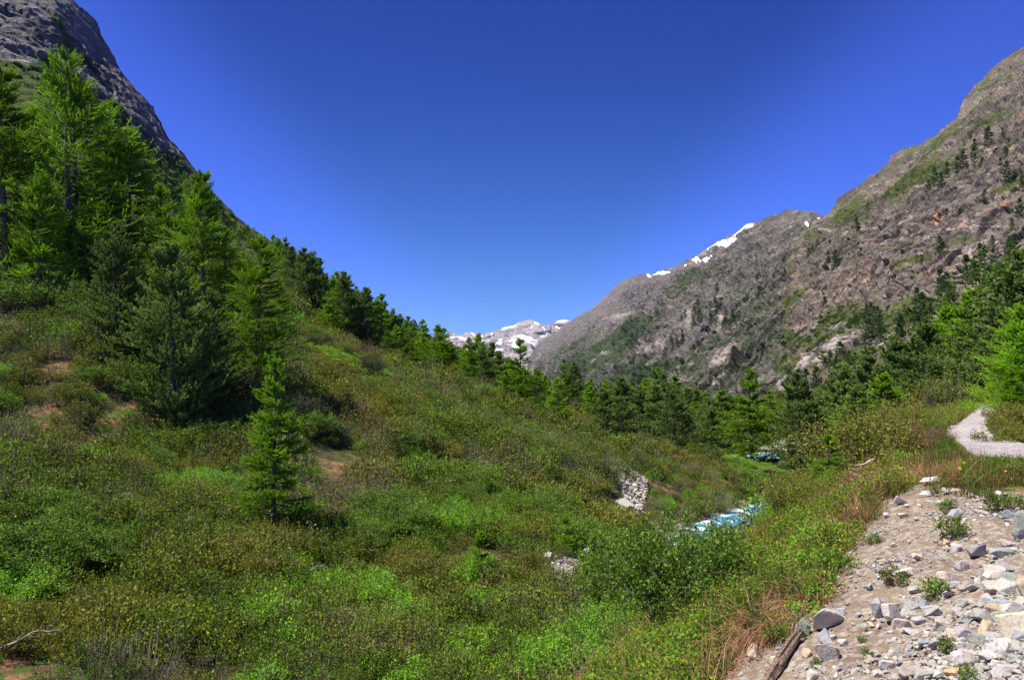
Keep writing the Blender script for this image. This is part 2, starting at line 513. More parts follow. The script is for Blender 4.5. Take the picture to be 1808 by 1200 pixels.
M['herb'] = leaf_mat('herb_leaves', (.045, .11, .012), (.12, .25, .018), (.34, .42, .030),
                     patch=[((.34, .26, .05), .55, .68, .5), ((.08, .20, .02), .52, .66, .9)], transl=.35, objrand=.3)
M['grass'] = leaf_mat('grass_blades', (.035, .080, .012), (.095, .18, .018), (.21, .30, .035),
                      patch=[((.30, .21, .08), .50, .64, .45), ((.10, .16, .025), .5, .65, .8)], transl=.3, objrand=.4)
M['straw'] = leaf_mat('dead_grass_blades', (.15, .070, .045), (.30, .150, .085), (.50, .33, .19), transl=.2, objrand=.2)
M['twig'] = plain_mat('bare_twigs', (.13, .10, .08), (.31, .25, .20), 4)
M['redtwig'] = plain_mat('red_twigs', (.11, .055, .040), (.26, .15, .11), 4)
M['bark'] = plain_mat('bark', (.085, .065, .052), (.21, .17, .14), 5, bump=.6, bdist=.05, stretch=(1, 1, .25))
M['deadwood'] = plain_mat('weathered_wood', (.36, .31, .28), (.62, .56, .52), 5, bump=.5, stretch=(4, 4, 1))
M['greywood'] = plain_mat('grey_dead_twigs', (.20, .16, .14), (.40, .35, .31), 5)
M['log'] = plain_mat('rotten_log_wood', (.06, .035, .025), (.34, .25, .18), 7, bump=1.0, bdist=.03, stretch=(6, 6, .7))
M['yellow'] = plain_mat('yellow_petals', (.80, .52, .01), (.85, .62, .02), 20)
M['orange'] = plain_mat('orange_petals', (.85, .36, .01), (.85, .42, .02), 20)
M['blue'] = plain_mat('blue_petals', (.20, .24, .75), (.34, .38, .85), 20)
M['white'] = plain_mat('white_petals', (.75, .75, .70), (.85, .85, .8), 20)

def rock_mat(name, cols, speck=.5, lichen=.15):
    m, nt, out = newmat(name); b = NB(nt)
    p = b.objc()
    n1 = b.noise(p, 2.2, 4, .6); n2 = b.noise(p, 38, 3, .7); n3 = b.noise(p, 9, 5, .65)
    c = b.mix(b.rng(n1, .38, .62), cols[0], cols[1])
    c = b.mix(b.math('MULTIPLY', b.rng(n3, .52, .66), .7), c, cols[2])
    c = b.mix(b.math('MULTIPLY', b.rng(n2, .52, .64), speck), c, tuple(q * .42 for q in cols[0]))
    c = b.mix(b.math('MULTIPLY', b.rng(b.noise(p, 5, 6, .7), .60, .68), lichen), c, (.16, .16, .07))
    r = b.n('ShaderNodeObjectInfo').outputs['Random']
    c = b.mix(1.0, c, b.mix(r, (.72, .72, .73), (1.06, 1.05, 1.0)), 'MULTIPLY')
    h = b.math('ADD', b.math('MULTIPLY', n2, .25), n3)
    b.surf(out, c, .85, b.bump(h, .7, .02), .25)
    return m
RC = {'pale': ((.50, .47, .43), (.62, .58, .53), (.40, .35, .30)), 'cream': ((.62, .54, .40), (.68, .63, .52), (.50, .36, .18)),
      'blue': ((.30, .33, .35), (.42, .45, .47), (.24, .26, .27)), 'green': ((.28, .31, .27), (.38, .41, .36), (.24, .25, .19)),
      'pink': ((.44, .36, .32), (.53, .46, .42), (.42, .40, .38)), 'purple': ((.42, .385, .385), (.53, .50, .49), (.32, .30, .30)),
      'tan': ((.44, .34, .24), (.54, .45, .34), (.34, .24, .15)), 'grey': ((.38, .365, .345), (.50, .485, .46), (.28, .26, .23)),
      'orange': ((.55, .32, .16), (.62, .45, .30), (.45, .40, .36)), 'white': ((.70, .67, .66), (.76, .74, .73), (.55, .50, .48))}
RM = {k: rock_mat(k + '_rock', v) for k, v in RC.items()}

def mountain_mat(name, rock_a, rock_b, rusty, green_a, green_b, sc):
    """bare rock, grassy ledges (attribute veg) and old snow (attribute snow); sc = size of the coarsest pattern in metres"""
    m, nt, out = newmat(name); b = NB(nt)
    p = b.pos(); ps = b.pos((1, .35, 1.5)); pv = b.pos((1, 1.4, .35))
    n1 = b.noise(ps, 1.0 / sc, 6, .7); n2 = b.noise(ps, 6.0 / sc, 6, .75, .6); n3 = b.noise(pv, 9.0 / sc, 5, .75)
    c = b.mix(b.rng(n1, .36, .64), rock_a, rock_b)
    c = b.mix(b.math('MULTIPLY', b.rng(n3, .54, .68), .8), c, tuple(q * .22 for q in rock_a))
    c = b.mix(b.math('MULTIPLY', b.rng(n2, .54, .66), .9), c, tuple(min(1, q * 2.0) for q in rock_b))
    c = b.mix(b.math('MULTIPLY', b.rng(b.noise(pv, 2.2 / sc, 5, .7), .58, .70), b.attr('rust')), c, rusty)
    g = b.mix(b.rng(b.noise(ps, 3.0 / sc, 6, .7), .4, .62), green_a, green_b)
    vf = b.math('ADD', b.attr('veg'), b.math('MULTIPLY', b.math('SUBTRACT', b.noise(ps, 7.0 / sc, 6, .75), .5), 2.4))
    c = b.mix(b.rng(vf, .40, .62), c, g)
    sf = b.math('ADD', b.attr('snow'), b.math('MULTIPLY', b.math('SUBTRACT', b.noise(ps, 5.0 / sc, 5, .7), .5), 1.1))
    c = b.mix(b.math('MULTIPLY', b.rng(b.attr('pale'), .25, .7), b.rng(b.noise(ps, 8.0 / sc, 5, .7), .35, .55)), c, (.34, .30, .265))
    c = b.mix(b.rng(sf, .48, .60), c, (.74, .76, .80))
    h = b.math('ADD', n2, b.math('MULTIPLY', n3, .8))
    b.surf(out, c, .95, b.bump(h, .5, sc * .05), .1)
    return m

M['cliff'] = mountain_mat('cliff_rock', (.075, .065, .062), (.185, .152, .128), (.46, .24, .15), (.045, .068, .020), (.085, .098, .036), 40)
M['ridge'] = mountain_mat('ridge_rock', (.082, .074, .076), (.165, .145, .130), (.36, .24, .18), (.030, .052, .024), (.070, .082, .042), 70)
M['peak'] = mountain_mat('peak_rock', (.20, .185, .21), (.32, .28, .28), (.33, .24, .21), (.09, .10, .07), (.12, .12, .09), 260)
M['leftmt'] = mountain_mat('left_cliff_rock', (.070, .066, .072), (.165, .155, .155), (.36, .25, .16), (.030, .062, .016), (.080, .105, .024), 22)

# ground
m, nt, out = newmat('valley_ground'); b = NB(nt)
p = b.pos()
shaded_litter = b.mix(b.rng(b.noise(p, .45, 5, .7), .48, .62), (.045, .034, .022), (.30, .16, .09))  # leaf litter and earth; shade between shrubs is put into the dark tone
shaded_litter = b.mix(b.rng(b.noise(p, 3.0, 5, .7), .48, .58), shaded_litter, (.055, .10, .018))
mead = b.mix(b.rng(b.noise(p, .6, 6, .75), .40, .62), (.060, .135, .016), (.115, .185, .026))
mead = b.mix(b.rng(b.noise(p, 1.3, 5, .7), .60, .68), mead, (.22, .15, .07))
dirt = b.mix(b.rng(b.noise(p, 1.6, 6, .7), .36, .66), (.175, .132, .094), (.275, .215, .155))
vor = b.n('ShaderNodeTexVoronoi'); vor.inputs['Scale'].default_value = 26.0; b.link(p, vor.inputs['Vector'])
peb = b.mix(.55, (.40, .37, .34), vor.outputs['Color'], 'OVERLAY')
dirt = b.mix(b.math('MULTIPLY', b.rng(b.noise(p, 9, 5, .7), .47, .60), .75), dirt, b.mix(.6, peb, (.42, .38, .34)))
dirt = b.mix(b.rng(b.noise(p, 38, 4, .8), .56, .64), dirt, (.09, .068, .052))
dirt = b.mix(b.rng(b.noise(b.pos((1, 1, 1.3)), 52, 3, .8), .64, .70), dirt, (.52, .48, .43))
vor2 = b.n('ShaderNodeTexVoronoi', feature='DISTANCE_TO_EDGE'); vor2.inputs['Scale'].default_value = 2.2; b.link(p, vor2.inputs['Vector'])
stone = b.mix(b.rng(b.noise(p, 2.0, 4, .6), .4, .6), (.28, .26, .24), (.46, .43, .40))
stone = b.mix(b.rng(vor2.outputs[0], 0.0, .09), (.05, .045, .04), stone)
c = b.mix(b.attr('meadow'), shaded_litter, b.mix(b.rng(b.noise(p, 2.2, 5, .7), .42, .58), (.12, .085, .045), b.mix(.6, mead, (.04, .065, .012))))
c = b.mix(b.attr('stones'), c, stone)
c = b.mix(b.rng(b.math('ADD', b.attr('scree'), b.math('MULTIPLY', b.math('SUBTRACT', b.noise(p, 2.5, 4, .6), .5), .8)), .4, .6), c, dirt)
hh = b.math('ADD', b.noise(p, 9, 6, .75), b.math('MULTIPLY', vor.outputs['Distance'], -.35))
b.surf(out, c, .95, b.bump(hh, .8, .05), .1)
M['ground'] = m

m, nt, out = newmat('road_gravel'); b = NB(nt)
p = b.pos()
vor = b.n('ShaderNodeTexVoronoi'); vor.inputs['Scale'].default_value = 22.0; b.link(p, vor.inputs['Vector'])
c = b.mix(.5, b.mix(b.rng(b.noise(p, .8, 5, .7), .38, .62), (.27, .24, .238), (.38, .345, .34)), vor.outputs['Color'], 'SOFT_LIGHT')
c = b.mix(b.rng(b.noise(p, 17, 4, .8), .55, .66), c, (.20, .18, .18))
c = b.mix(b.rng(b.noise(p, 26, 3, .7), .58, .66), c, (.58, .54, .53))
b.surf(out, c, .95, b.bump(b.math('ADD', vor.outputs['Distance'], b.noise(p, 20, 4, .7)), .7, .03), .15)
M['road'] = m

m, nt, out = newmat('river_water'); b = NB(nt)
p = b.pos((1, .55, 1))
n = b.noise(p, 1.3, 6, .72, .6)
c = b.mix(b.rng(n, .40, .56), (.022, .15, .23), (.11, .30, .39))
c = b.mix(b.rng(b.math('ADD', n, b.math('MULTIPLY', b.attr('foam'), .10)), .57, .64), c, (.84, .88, .90))
b.surf(out, c, .25, b.bump(n, .9, .15), .5)
M['water'] = m

# ------------------------------------------------------------------ terrain meshes
def build_ground():
    th = np.concatenate([np.linspace(-1.9, -.80, 40)[:-1], np.linspace(-.80, .80, 760), np.linspace(.80, 1.6, 30)[1:]])
    r = np.concatenate([[1.5, 2.5, 3.5], np.geomspace(4.2, 430, 620)])
    T, R = np.meshgrid(th, r, indexing='ij')
    X = np.sin(T) * R; Y = np.cos(T) * R
    keep = 1.0
    Z = H(X, Y)
    P = np.stack([X, Y, Z], -1)
    px, py = project(P)
    fine = .03 * fbm(X / .25, Y / .25, X * 0, 3, 21)
    scree = in_poly(px, py, SCREE) & (R < 26)
    scree |= (R < 16) & (np.abs(X - 3) < 4) & (Y < 6)
    ero = in_poly(px, py, ERODED) & (R < 18)
    Z = Z + np.where(scree | ero, fine * 1.3, 0)
    P[..., 2] = Z
    mead = in_poly(px, py, [(1270,790),(1440,770),(1480,800),(1470,850),(1400,870),(1330,835),(1290,822)]) | in_poly(px, py, [(505,592),(600,625),(670,655),(760,665),(740,680),(640,668),(560,628)])
    mead |= in_poly(px, py, [(1560,700),(1740,700),(1740,760),(1900,840),(1900,870),(1640,845),(1540,900),(1350,1100),(1250,1250),(1000,1300),(1180,1150),(1450,880)]) & (R < 45)
    mead |= (R > 190)
    mead = mead.astype(float) * 1.0
    stones = in_poly(px, py, [(1078,812),(1098,812),(1140,845),(1142,868),(1135,905),(1118,905),(1095,860)]) | in_poly(px, py, [(955,985),(1000,975),(1050,990),(1062,1030),(1090,1055),(1060,1090),(990,1110),(975,1070),(1000,1040),(960,1010)])
    stones |= in_poly(px, py, [(565,628),(600,632),(645,648),(620,655),(580,645)]) | in_poly(px, py, [(500,598),(530,603),(520,612),(505,608)])
    dr, _, _ = seg_dist(X, Y, RIVER); dr2, _, _ = seg_dist(X, Y, RIVER2)
    stones = np.maximum(stones.astype(float), np.maximum(smooth(6.0, 4.6, dr), smooth(4.6, 3.6, dr2)) * (R > 30))
    me = mesh('valley_ground', P.reshape(-1, 3), grid_faces(*T.shape),
              {'scree': np.maximum(scree, ero * .62).astype(float).ravel(), 'meadow': mead.ravel(), 'stones': stones.ravel()}, [M['ground']], smooth_shade=True)
    obj('ground', me, kind='structure')
build_ground()

def build_road():
    def world(pts):
        D = cast([p[0] for p in pts], [p[1] for p in pts], 90)
        out = []
        for (a, c), d in zip(pts, D):
            if np.isnan(d): d = 48.0
            out.append(at(a, c, min(d, 55))[:2])
        return out
    L, Rr = world(ROAD_L), world(ROAD_R)
    L = [(L[0][0] + 6, L[0][1] + 14)] + L; Rr = [(Rr[0][0] + 7, Rr[0][1] + 14)] + Rr
    u = np.linspace(0, 1, 160); v = np.linspace(0, 1, 24)
    def res(P):
        P = np.array(P); s = np.concatenate([[0], np.cumsum(np.hypot(*np.diff(P, axis=0).T))]); s /= s[-1]
        return np.stack([np.interp(np.arange(len(P)) / (len(P) - 1) if False else u * (len(P) - 1), np.arange(len(P)), P[:, k]) for k in (0, 1)], -1)
    A, B = res(L), res(Rr)
    G = A[:, None, :] * (1 - v)[None, :, None] + B[:, None, :] * v[None, :, None]
    ed = .18 * fbm(G[..., 0] * 1.3, G[..., 1] * 1.3, G[..., 0] * 0, 3, 4)
    G[:, 0, 0] += ed[:, 0]; G[:, -1, 0] += ed[:, -1]
    z = H(G[..., 0], G[..., 1]) + .035
    z[:, 0] -= .06; z[:, -1] -= .06
    obj('gravel_road', mesh('gravel_road', np.dstack([G, z]).reshape(-1, 3), grid_faces(160, 24), None, [M['road']], smooth_shade=True), kind='structure')
build_road()

def build_river():
    for nm, R, wd in (('river_water', RIVER, 4.6), ('river_water', RIVER2, 2.9)):
        P = np.array(R); s = np.linspace(0, len(P) - 1, 220)
        C = np.stack([np.interp(s, np.arange(len(P)), P[:, k]) for k in range(3)], -1)
        for _ in range(14): C[1:-1] = (C[:-2] + C[1:-1] * 2 + C[2:]) / 4
        tn = np.gradient(C, axis=0)[:, :2]; tn /= np.linalg.norm(tn, axis=1, keepdims=True)
        nrm = np.stack([-tn[:, 1], tn[:, 0]], -1)
        v = np.linspace(-1, 1, 26)
        G = C[:, None, :2] + nrm[:, None, :] * v[None, :, None] * wd
        z = np.repeat(C[:, 2:3], 26, 1) + .10 * fbm(G[..., 0] * .9, G[..., 1] * .9, G[..., 0] * 0, 4, 8)
        foam = np.repeat(np.abs(v)[None, :], len(C), 0) * .6 + (.35 if R is RIVER2 else .0)
        obj(nm, mesh(nm, np.dstack([G, z]).reshape(-1, 3), grid_faces(220, 26), {'foam': foam.ravel()}, [M['water']], smooth_shade=True), kind='structure')
build_river()

def blob(px, py, pts):
    """soft union of ellipses (cx, cy, rx, ry, angle in degrees, weight)"""
    o = np.zeros(px.shape)
    for cx, cy, rx, ry, an, w in pts:
        a = math.radians(an); dx, dy = px - cx, py - cy
        u = dx * math.cos(a) + dy * math.sin(a); v = -dx * math.sin(a) + dy * math.cos(a)
        o = np.maximum(o, w * np.exp(-((u / rx) ** 2 + (v / ry) ** 2)))
    return o

SURF = {}
def mountain_sheet(name, sil, bottom, x0, x1, dfun, nu, nv, normal, mat, octs, vegfun, blobs_snow=(), rustfun=None, pale=(), margin=6.0, back=400.0, seed=1, edge=1.0):
    px = np.linspace(x0, x1, nu)
    top = lerp_poly(sil, px)
    bot = lerp_poly(bottom, px)
    v = np.linspace(0, 1, nv)
    PX = np.repeat(px[:, None], nv, 1)
    PY = top[:, None] + (bot - top)[:, None] * v[None, :]
    D = dfun(PX, PY)
    P = at(PX, PY, D)
    n = np.array(normal, float); n /= np.linalg.norm(n)
    x, y, z = P[..., 0], P[..., 1], P[..., 2]
    disp = np.zeros(D.shape)
    fade_top = .35 + .65 * smooth(0, .10, v)[None, :]
    for k, (lam, amp, kind) in enumerate(octs):
        w = np.clip(lam / (D * 2.2 / 796.0) - .5, 0, 1)
        if kind == 'f': q = vnoise(x / lam, y / lam * .8, z / lam, seed + k)
        elif kind == 'r': q = 1 - 2 * np.abs(vnoise(x / lam, y / lam * .6, z / lam, seed + k))
        elif kind == 'l': q = vnoise(x / lam * .3, y / lam * .22, z / lam, seed + k)          # level ledges
        elif kind == 'g': q = 1 - 2 * np.abs(vnoise(x * 0, y / lam, z / lam * .22, seed + k))   # gullies down the slope
        elif kind == 'v': q = 1 - 2 * np.abs(vnoise(x / lam, y / lam, z / lam * .3, seed + k))
        else:
            q, e = cells(x / lam, y / lam, z / lam * .55, seed + k); q = q * 1.4 - .35 * np.exp(-e * 14)
        disp += w * amp * q
    P = P + n * (disp * fade_top * np.clip((D - 60) / 240, .08, 1))[..., None]
    # true slope
    du = np.gradient(P, axis=0); dv = np.gradient(P, axis=1)
    nn = np.cross(dv, du); nn /= np.maximum(np.linalg.norm(nn, axis=-1, keepdims=True), 1e-9)
    nz = np.abs(nn[..., 2])
    veg = vegfun(PX, PY, nz, P)
    snow = blob(PX, PY, blobs_snow) * (.74 if name == 'snowy_peaks' else 1.0) if blobs_snow else np.zeros(D.shape)
    rust = rustfun(PX, PY) if rustfun else np.full(D.shape, .25)
    # the far side of the ridge, so that it has thickness
    cols = []
    tp = P[:, 0]
    for k, (bk, dn) in enumerate(((1.0, .9), (.6, .45), (.25, .12))):
        q = tp.copy(); q[:, 0] -= n[0] * back * bk * .9; q[:, 1] += back * bk * .7; q[:, 2] -= back * dn
        cols.append(q)
    full = np.concatenate([np.stack(cols, 1), P], 1)
    pad = lambda a: np.concatenate([np.repeat(a[:, :1], 3, 1), a], 1).ravel()
    me = mesh(name, full.reshape(-1, 3), grid_faces(nu, nv + 3), {'pale': pad(blob(PX, PY, list(pale)) if pale else np.zeros(D.shape)), 'veg': pad(veg), 'snow': pad(snow), 'rust': pad(rust)}, [mat], smooth_shade=False)
    return obj(name, me, kind='structure')

# right-hand rock wall
def veg_r1(px, py, nz, P):
    g = smooth(.62, .84, nz) * .62 + .10
    g = np.maximum(g, blob(px, py, [(1500,395,90,10,-35,.9),(1560,350,110,12,-32,.7),(1405,530,60,14,-35,1.0),(1375,565,30,40,30,1.1),(1470,590,110,16,-33,1.0),(1390,640,60,40,-30,.9),
                                    (1700,300,120,10,-30,.8),(1740,210,60,8,-35,.7),(1620,470,80,8,-30,.7),(1560,600,140,10,-33,.9),(1690,430,50,10,-35,1.0),(1480,615,120,40,-32,.85),(1580,555,90,22,-32,.9),(1395,600,40,50,-30,.9),(1610,310,110,14,-32,.9),(1500,370,60,14,-38,.8),(1660,250,80,10,-38,.8),(1740,470,70,12,-30,.9),(1790,250,60,12,-40,.9),(1430,420,30,30,-35,.6),(1780,330,60,7,-40,.8),(1500,540,60,8,-30,.6)]))
    g = g - blob(px, py, [(1690,400,90,70,0,.35),(1430,570,28,50,0,.7),(1730,500,80,50,0,.3),(1560,480,90,50,-30,.2)])
    scree = blob(px, py, [(1490,625,50,8,-38,1.2),(1440,660,26,6,-40,1.0),(1300,740,10,5,0,.2)])
    return g - scree
def rust_r1(px, py):
    return .40 + blob(px, py, [(1660,400,60,60,0,.9),(1415,520,14,50,0,.9),(1700,350,70,40,0,.6),(1430,480,30,20,0,.6),(1560,560,20,40,0,.6)])
R1N = (-.67, -.12, .74)
mountain_sheet('rocky_mountain', SIL_R1, [(1385,780),(1400,790),(1500,790),(2300,790)], 1385, 2250, lambda a, c: d_right(a, c, 120, .9), 760, 620, R1N, M['cliff'],
               [(90, 4.0, 'g'), (60, 4.0, 'f'), (48, 6.0, 'l'), (24, 3.6, 'l'), (26, 2.4, 'r'), (13, 1.5, 'c'), (11, 1.6, 'l'), (9, 1.4, 'v'), (6, 1.1, 'c'), (4, .5, 'v'), (3, 1.2, 'c'), (1.6, .3, 'f')], veg_r1, (), rust_r1, pale=[(1490,622,60,8,-38,1),(1440,655,30,6,-40,1),(1560,600,40,6,-35,.8),(1660,560,50,7,-30,.8),(1450,600,8,20,20,.7),(1400,690,30,10,-30,.8),(1500,590,60,3,-33,.8),(1600,350,80,4,-33,.6),(1720,420,60,4,-38,.6)], back=120, seed=11)
def veg_r2(px, py, nz, P):
    t = (py - lerp_poly(SIL_R2, px))
    g = smooth(.60, .88, nz) * .40 + .12 + .30 * smooth(20, 160, t)
    g = np.maximum(g, blob(px, py, [(1080,620,120,26,-30,1.3),(1150,640,120,24,-32,1.2),(1230,500,60,10,-35,.9),(1190,540,80,14,-38,.6),(1330,560,80,12,-35,.8),(1280,600,100,16,-35,.9),(1260,490,40,14,-30,.9),(1010,620,70,12,-30,.8)]))
    g = g - blob(px, py, [(1255,460,30,18,-35,1.3),(1100,520,60,20,-20,.4),(1200,590,60,20,-30,.5),(1265,545,8,30,20,1.2),(1090,570,60,14,-10,.4),(1190,640,40,10,-30,.9),(1295,655,22,10,-40,1.2)])
    return g
SN2 = [(1320,403,11,5,-10,2.4),(1298,420,22,5,-50,2.4),(1270,434,24,5,-22,2.4),(1274,446,28,5,-20,2.4),(1285,437,20,4,-35,2),(1245,453,11,3.5,10,1.9),(1217,470,9,4,20,2.0),(1232,474,18,4.5,8,1.9),(1262,472,9,3,-25,1.8),(1300,440,4,12,50,1.6),
       (1168,483,14,2.6,-5,1.8),(1423,394,3,4,10,1.2),(1444,384,4,1.5,0,1.1),(1146,487,4,3,0,.9)]
def rust_r2(px, py): return .15 + blob(px, py, [(1225,545,30,14,0,.6),(1255,455,40,14,-30,.5)])
mountain_sheet('scree_ridge', SIL_R2, [(930,760),(1100,780),(1560,790)], 932, 1560, lambda a, c: d_right(a, c, 150, .9, .028), 560, 520, R1N, M['ridge'],
               [(260, 14, 'g'), (120, 8.0, 'f'), (90, 10.0, 'l'), (48, 6.0, 'l'), (60, 3.0, 'c'), (34, 3.0, 'v'), (24, 3.5, 'l'), (26, 2.6, 'c'), (14, 2.8, 'c'), (8, 2.6, 'c'), (5, 1.2, 'c')], veg_r2, SN2, rust_r2, pale=[(1262,548,6,32,22,1),(1255,458,34,10,-35,1),(1295,655,24,7,-40,1),(1195,662,34,8,-30,.9),(1150,610,50,4,-30,.7),(1215,560,8,20,25,.6),(1100,560,50,4,-25,.6),(1340,500,60,4,-38,.6),(1060,640,40,3,-28,.6)], back=500, seed=31)
# far snowy peaks at the valley's head
def veg_f(px, py, nz, P): return np.full(px.shape, -.6)
SNF = [(905,571,12,3,-20,1.5),(890,577,8,2,-20,1.4),(948,572,3,8,-50,1.3),(938,578,3,5,30,1.1),(992,568,14,2,5,1.5),(985,576,8,3,20,1.2),(962,583,8,2,50,1.3),(800,592,12,2,10,1.1),(815,594,10,2,10,1.2),(835,588,8,2,30,1.1),
       (868,590,3,7,0,1.0),(850,592,4,3,30,1.0),(912,597,22,4,-18,1.1),(930,598,24,3.5,8,1.5),(908,606,8,4,30,1.5),(880,601,9,2.4,-20,1.4),(880,610,12,2,-15,1.4),(872,606,5,2,0,1.2),(893,623,7,4,0,1.4),(960,592,9,2,-25,1.2),(975,588,8,1.6,-25,1.1),(848,600,14,2,8,.9),(826,600,10,2,10,.9)]
def rust_f(px, py): return .1 + blob(px, py, [(925,575,24,10,0,.9),(915,620,30,16,0,1.0),(935,590,20,8,0,.8)])
mountain_sheet('snowy_peaks', SIL_F, [(760,690),(1110,700)], 762, 1105, lambda a, c: 7600 - (c - 565) * 24 + 0 * a, 420, 180, (-.2, -.75, .62), M['peak'],
               [(900, 110, 'g'), (420, 60, 'r'), (200, 22, 'c'), (110, 16, 'v'), (60, 10, 'c')], veg_f, SNF, rust_f, back=1800, seed=51)
# left-hand mountain: rock high up, green slope below
def veg_l(px, py, nz, P):
    line = np.interp(px, [0, 60, 130, 200, 260, 330, 345, 380], [110, 130, 160, 215, 270, 318, 300, 0])
    g = smooth(-26, 22, py - line + 34 * fbm(px / 40, py / 40, px * 0, 3, 5)) * 1.1
    g = np.maximum(g, blob(px, py, [(100,70,8,60,-35,.7),(40,20,10,20,0,.5),(60,100,20,8,20,.6),(110,90,12,10,0,.7)]))
    return g - .05
mountain_sheet('wooded_mountain', SIL_L, [(-200,600),(0,640),(300,640),(500,650),(760,720),(960,760)], -200, 955, d_left, 760, 520, (.55, -.45, .70), M['leftmt'],
               [(70, 3.0, 'g'), (40, 2.6, 'f'), (18, 2.0, 'r'), (9, 1.0, 'c'), (7, 1.2, 'r'), (4, .9, 'f'), (2.4, .6, 'r'), (1.4, .3, 'f')], veg_l, (), None, back=200, seed=71)

def surf_depth(px, py):
    """nearest surface in a direction: ground or mountain"""
    px = np.atleast_1d(np.asarray(px, float)); py = np.atleast_1d(np.asarray(py, float))
    g = cast(px, py, 410); g = np.where(np.isnan(g), 1e9, g)
    L = np.where((py > lerp_poly(SIL_L, px)) & (px < 950), d_left(px, py), 1e9)
    R1 = np.where((py > lerp_poly(SIL_R1, px)) & (px > 1385), d_right(px, py, 120, .9), 1e9)
    R2 = np.where((py > lerp_poly(SIL_R2, px)) & (px > 935) & (px < 1560), d_right(px, py, 150, .9, .028), 1e9)
    return np.minimum(np.minimum(g, L), np.minimum(R1, R2))

# ------------------------------------------------------------------ plants as geometry
def rod_leaves(rng, n_stem, height, radius, per_stem, leaf, jitter=.06, twig=.006, fill=.35, dome=.45, sides=3, up=.5, narrow=.55, side_shoots=0):
    """stems fanning up from one stool, with diamond leaves along them. returns leaf (V, F, tint) and twig (V, F)"""
    a = rng.uniform(0, 2 * math.pi, n_stem); rr = np.sqrt(rng.uniform(0, 1, n_stem))
    tip = np.stack([np.cos(a) * rr * radius, np.sin(a) * rr * radius, height * (1 - dome * rr ** 2) * rng.uniform(.72, 1.05, n_stem)], -1)
    p0 = np.stack([tip[:, 0] * .35, tip[:, 1] * .35, np.full(n_stem, -.12)], -1) + rng.normal(0, .04 * radius, (n_stem, 3)) * (1, 1, 0)
    p1 = p0 * .35 + tip * .65; p1[:, :2] = p0[:, :2] * .25 + tip[:, :2] * .75 ; p1[:, 2] = tip[:, 2] * .45
    p1 += rng.normal(0, .07 * radius, (n_stem, 3))
    B0, B1, B2 = p0, p1, tip
    r0 = np.full(n_stem, twig) * rng.uniform(.6, 1.5, n_stem)
    if side_shoots:
        k = rng.randint(0, n_stem, n_stem * side_shoots); t = rng.uniform(.35, .9, len(k))
        q0 = bez(p0[k], p1[k], tip[k], t); L = height * rng.uniform(.12, .32, len(k))
        d = rng.normal(0, 1, (len(k), 3)) + (0, 0, .7); d[:, :2] += q0[:, :2] / radius; d /= np.linalg.norm(d, axis=1, keepdims=True)
        q2 = q0 + d * L[:, None]; q1 = q0 + d * L[:, None] * .5 + rng.normal(0, .03, (len(k), 3)) * height
        B0 = np.vstack([B0, q0]); B1 = np.vstack([B1, q1]); B2 = np.vstack([B2, q2]); r0 = np.concatenate([r0, np.full(len(k), twig * .55)])
    TV, TF = tubes(B0, B1, B2, r0, r0 * .4, 3, sides)
    n = len(B0) * per_stem
    k = np.repeat(np.arange(len(B0)), per_stem)
    t = fill + (1 - fill) * np.sqrt(rng.uniform(0, 1, n))
    c = bez(B0[k], B1[k], B2[k], t) + rng.normal(0, jitter, (n, 3))
    d = rng.normal(0, 1, (n, 3)) + (0, 0, up); d /= np.linalg.norm(d, axis=1, keepdims=True)
    u, v = frames(d); ro = rng.uniform(0, math.pi, n)[:, None]
    w = u * np.cos(ro) + v * np.sin(ro)
    s = (leaf * rng.uniform(.6, 1.35, n))[:, None]
    V = np.stack([c, c + d * s * .5 + w * s * narrow * .5, c + d * s, c + d * s * .5 - w * s * narrow * .5], 1).reshape(-1, 3)
    Fc = np.arange(n * 4).reshape(-1, 4)
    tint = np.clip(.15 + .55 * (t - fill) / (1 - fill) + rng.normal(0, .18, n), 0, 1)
    return (V, Fc, np.repeat(tint, 4)), (TV, TF)

def two_mat_mesh(name, leaf, twig, lm, tm):
    V, Fc, t = leaf; TV, TF = twig
    n = len(V)
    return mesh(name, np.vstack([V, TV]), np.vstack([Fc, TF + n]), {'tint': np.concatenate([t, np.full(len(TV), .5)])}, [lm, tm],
                np.concatenate([np.zeros(len(Fc)), np.ones(len(TF))]))

def blades(rng, n, h, w, spread, lean=.35, droop=.3, radius=.12):
    """a tuft of bent grass blades"""
    a = rng.uniform(0, 2 * math.pi, n); r = radius * np.sqrt(rng.uniform(0, 1, n))
    p0 = np.stack([np.cos(a) * r, np.sin(a) * r, np.full(n, -.03)], -1)
    az = a + rng.normal(0, .9, n); L = h * rng.uniform(.45, 1.15, n); ln = rng.uniform(.1, 1, n) * lean
    p1 = p0 + np.stack([np.cos(az) * ln * L * .5, np.sin(az) * ln * L * .5, L * .65], -1)
    p2 = p0 + np.stack([np.cos(az) * ln * L * 1.5, np.sin(az) * ln * L * 1.5, L * (1 - droop * rng.uniform(0, 1.4, n))], -1)
    T = np.linspace(0, 1, 4)
    P = np.stack([bez(p0, p1, p2, np.full(n, t)) for t in T], 1)
    s = np.stack([-np.sin(az), np.cos(az), np.zeros(n)], -1)[:, None, :] * (w * rng.uniform(.6, 1.3, n))[:, None, None] * np.array([1, .85, .6, .12])[None, :, None]
    V = np.stack([P - s * .5, P + s * .5], 2).reshape(-1, 3)
    b0 = (np.arange(n) * 8)[:, None] + (np.arange(3) * 2)[None, :]
    Fc = np.stack([b0, b0 + 1, b0 + 3, b0 + 2], -1).reshape(-1, 4)
    tint = np.clip(np.repeat(rng.uniform(.1, .9, n), 8) + np.tile(np.repeat([-.15, 0, .1, .2], 2), n), 0, 1)
    return V, Fc, tint

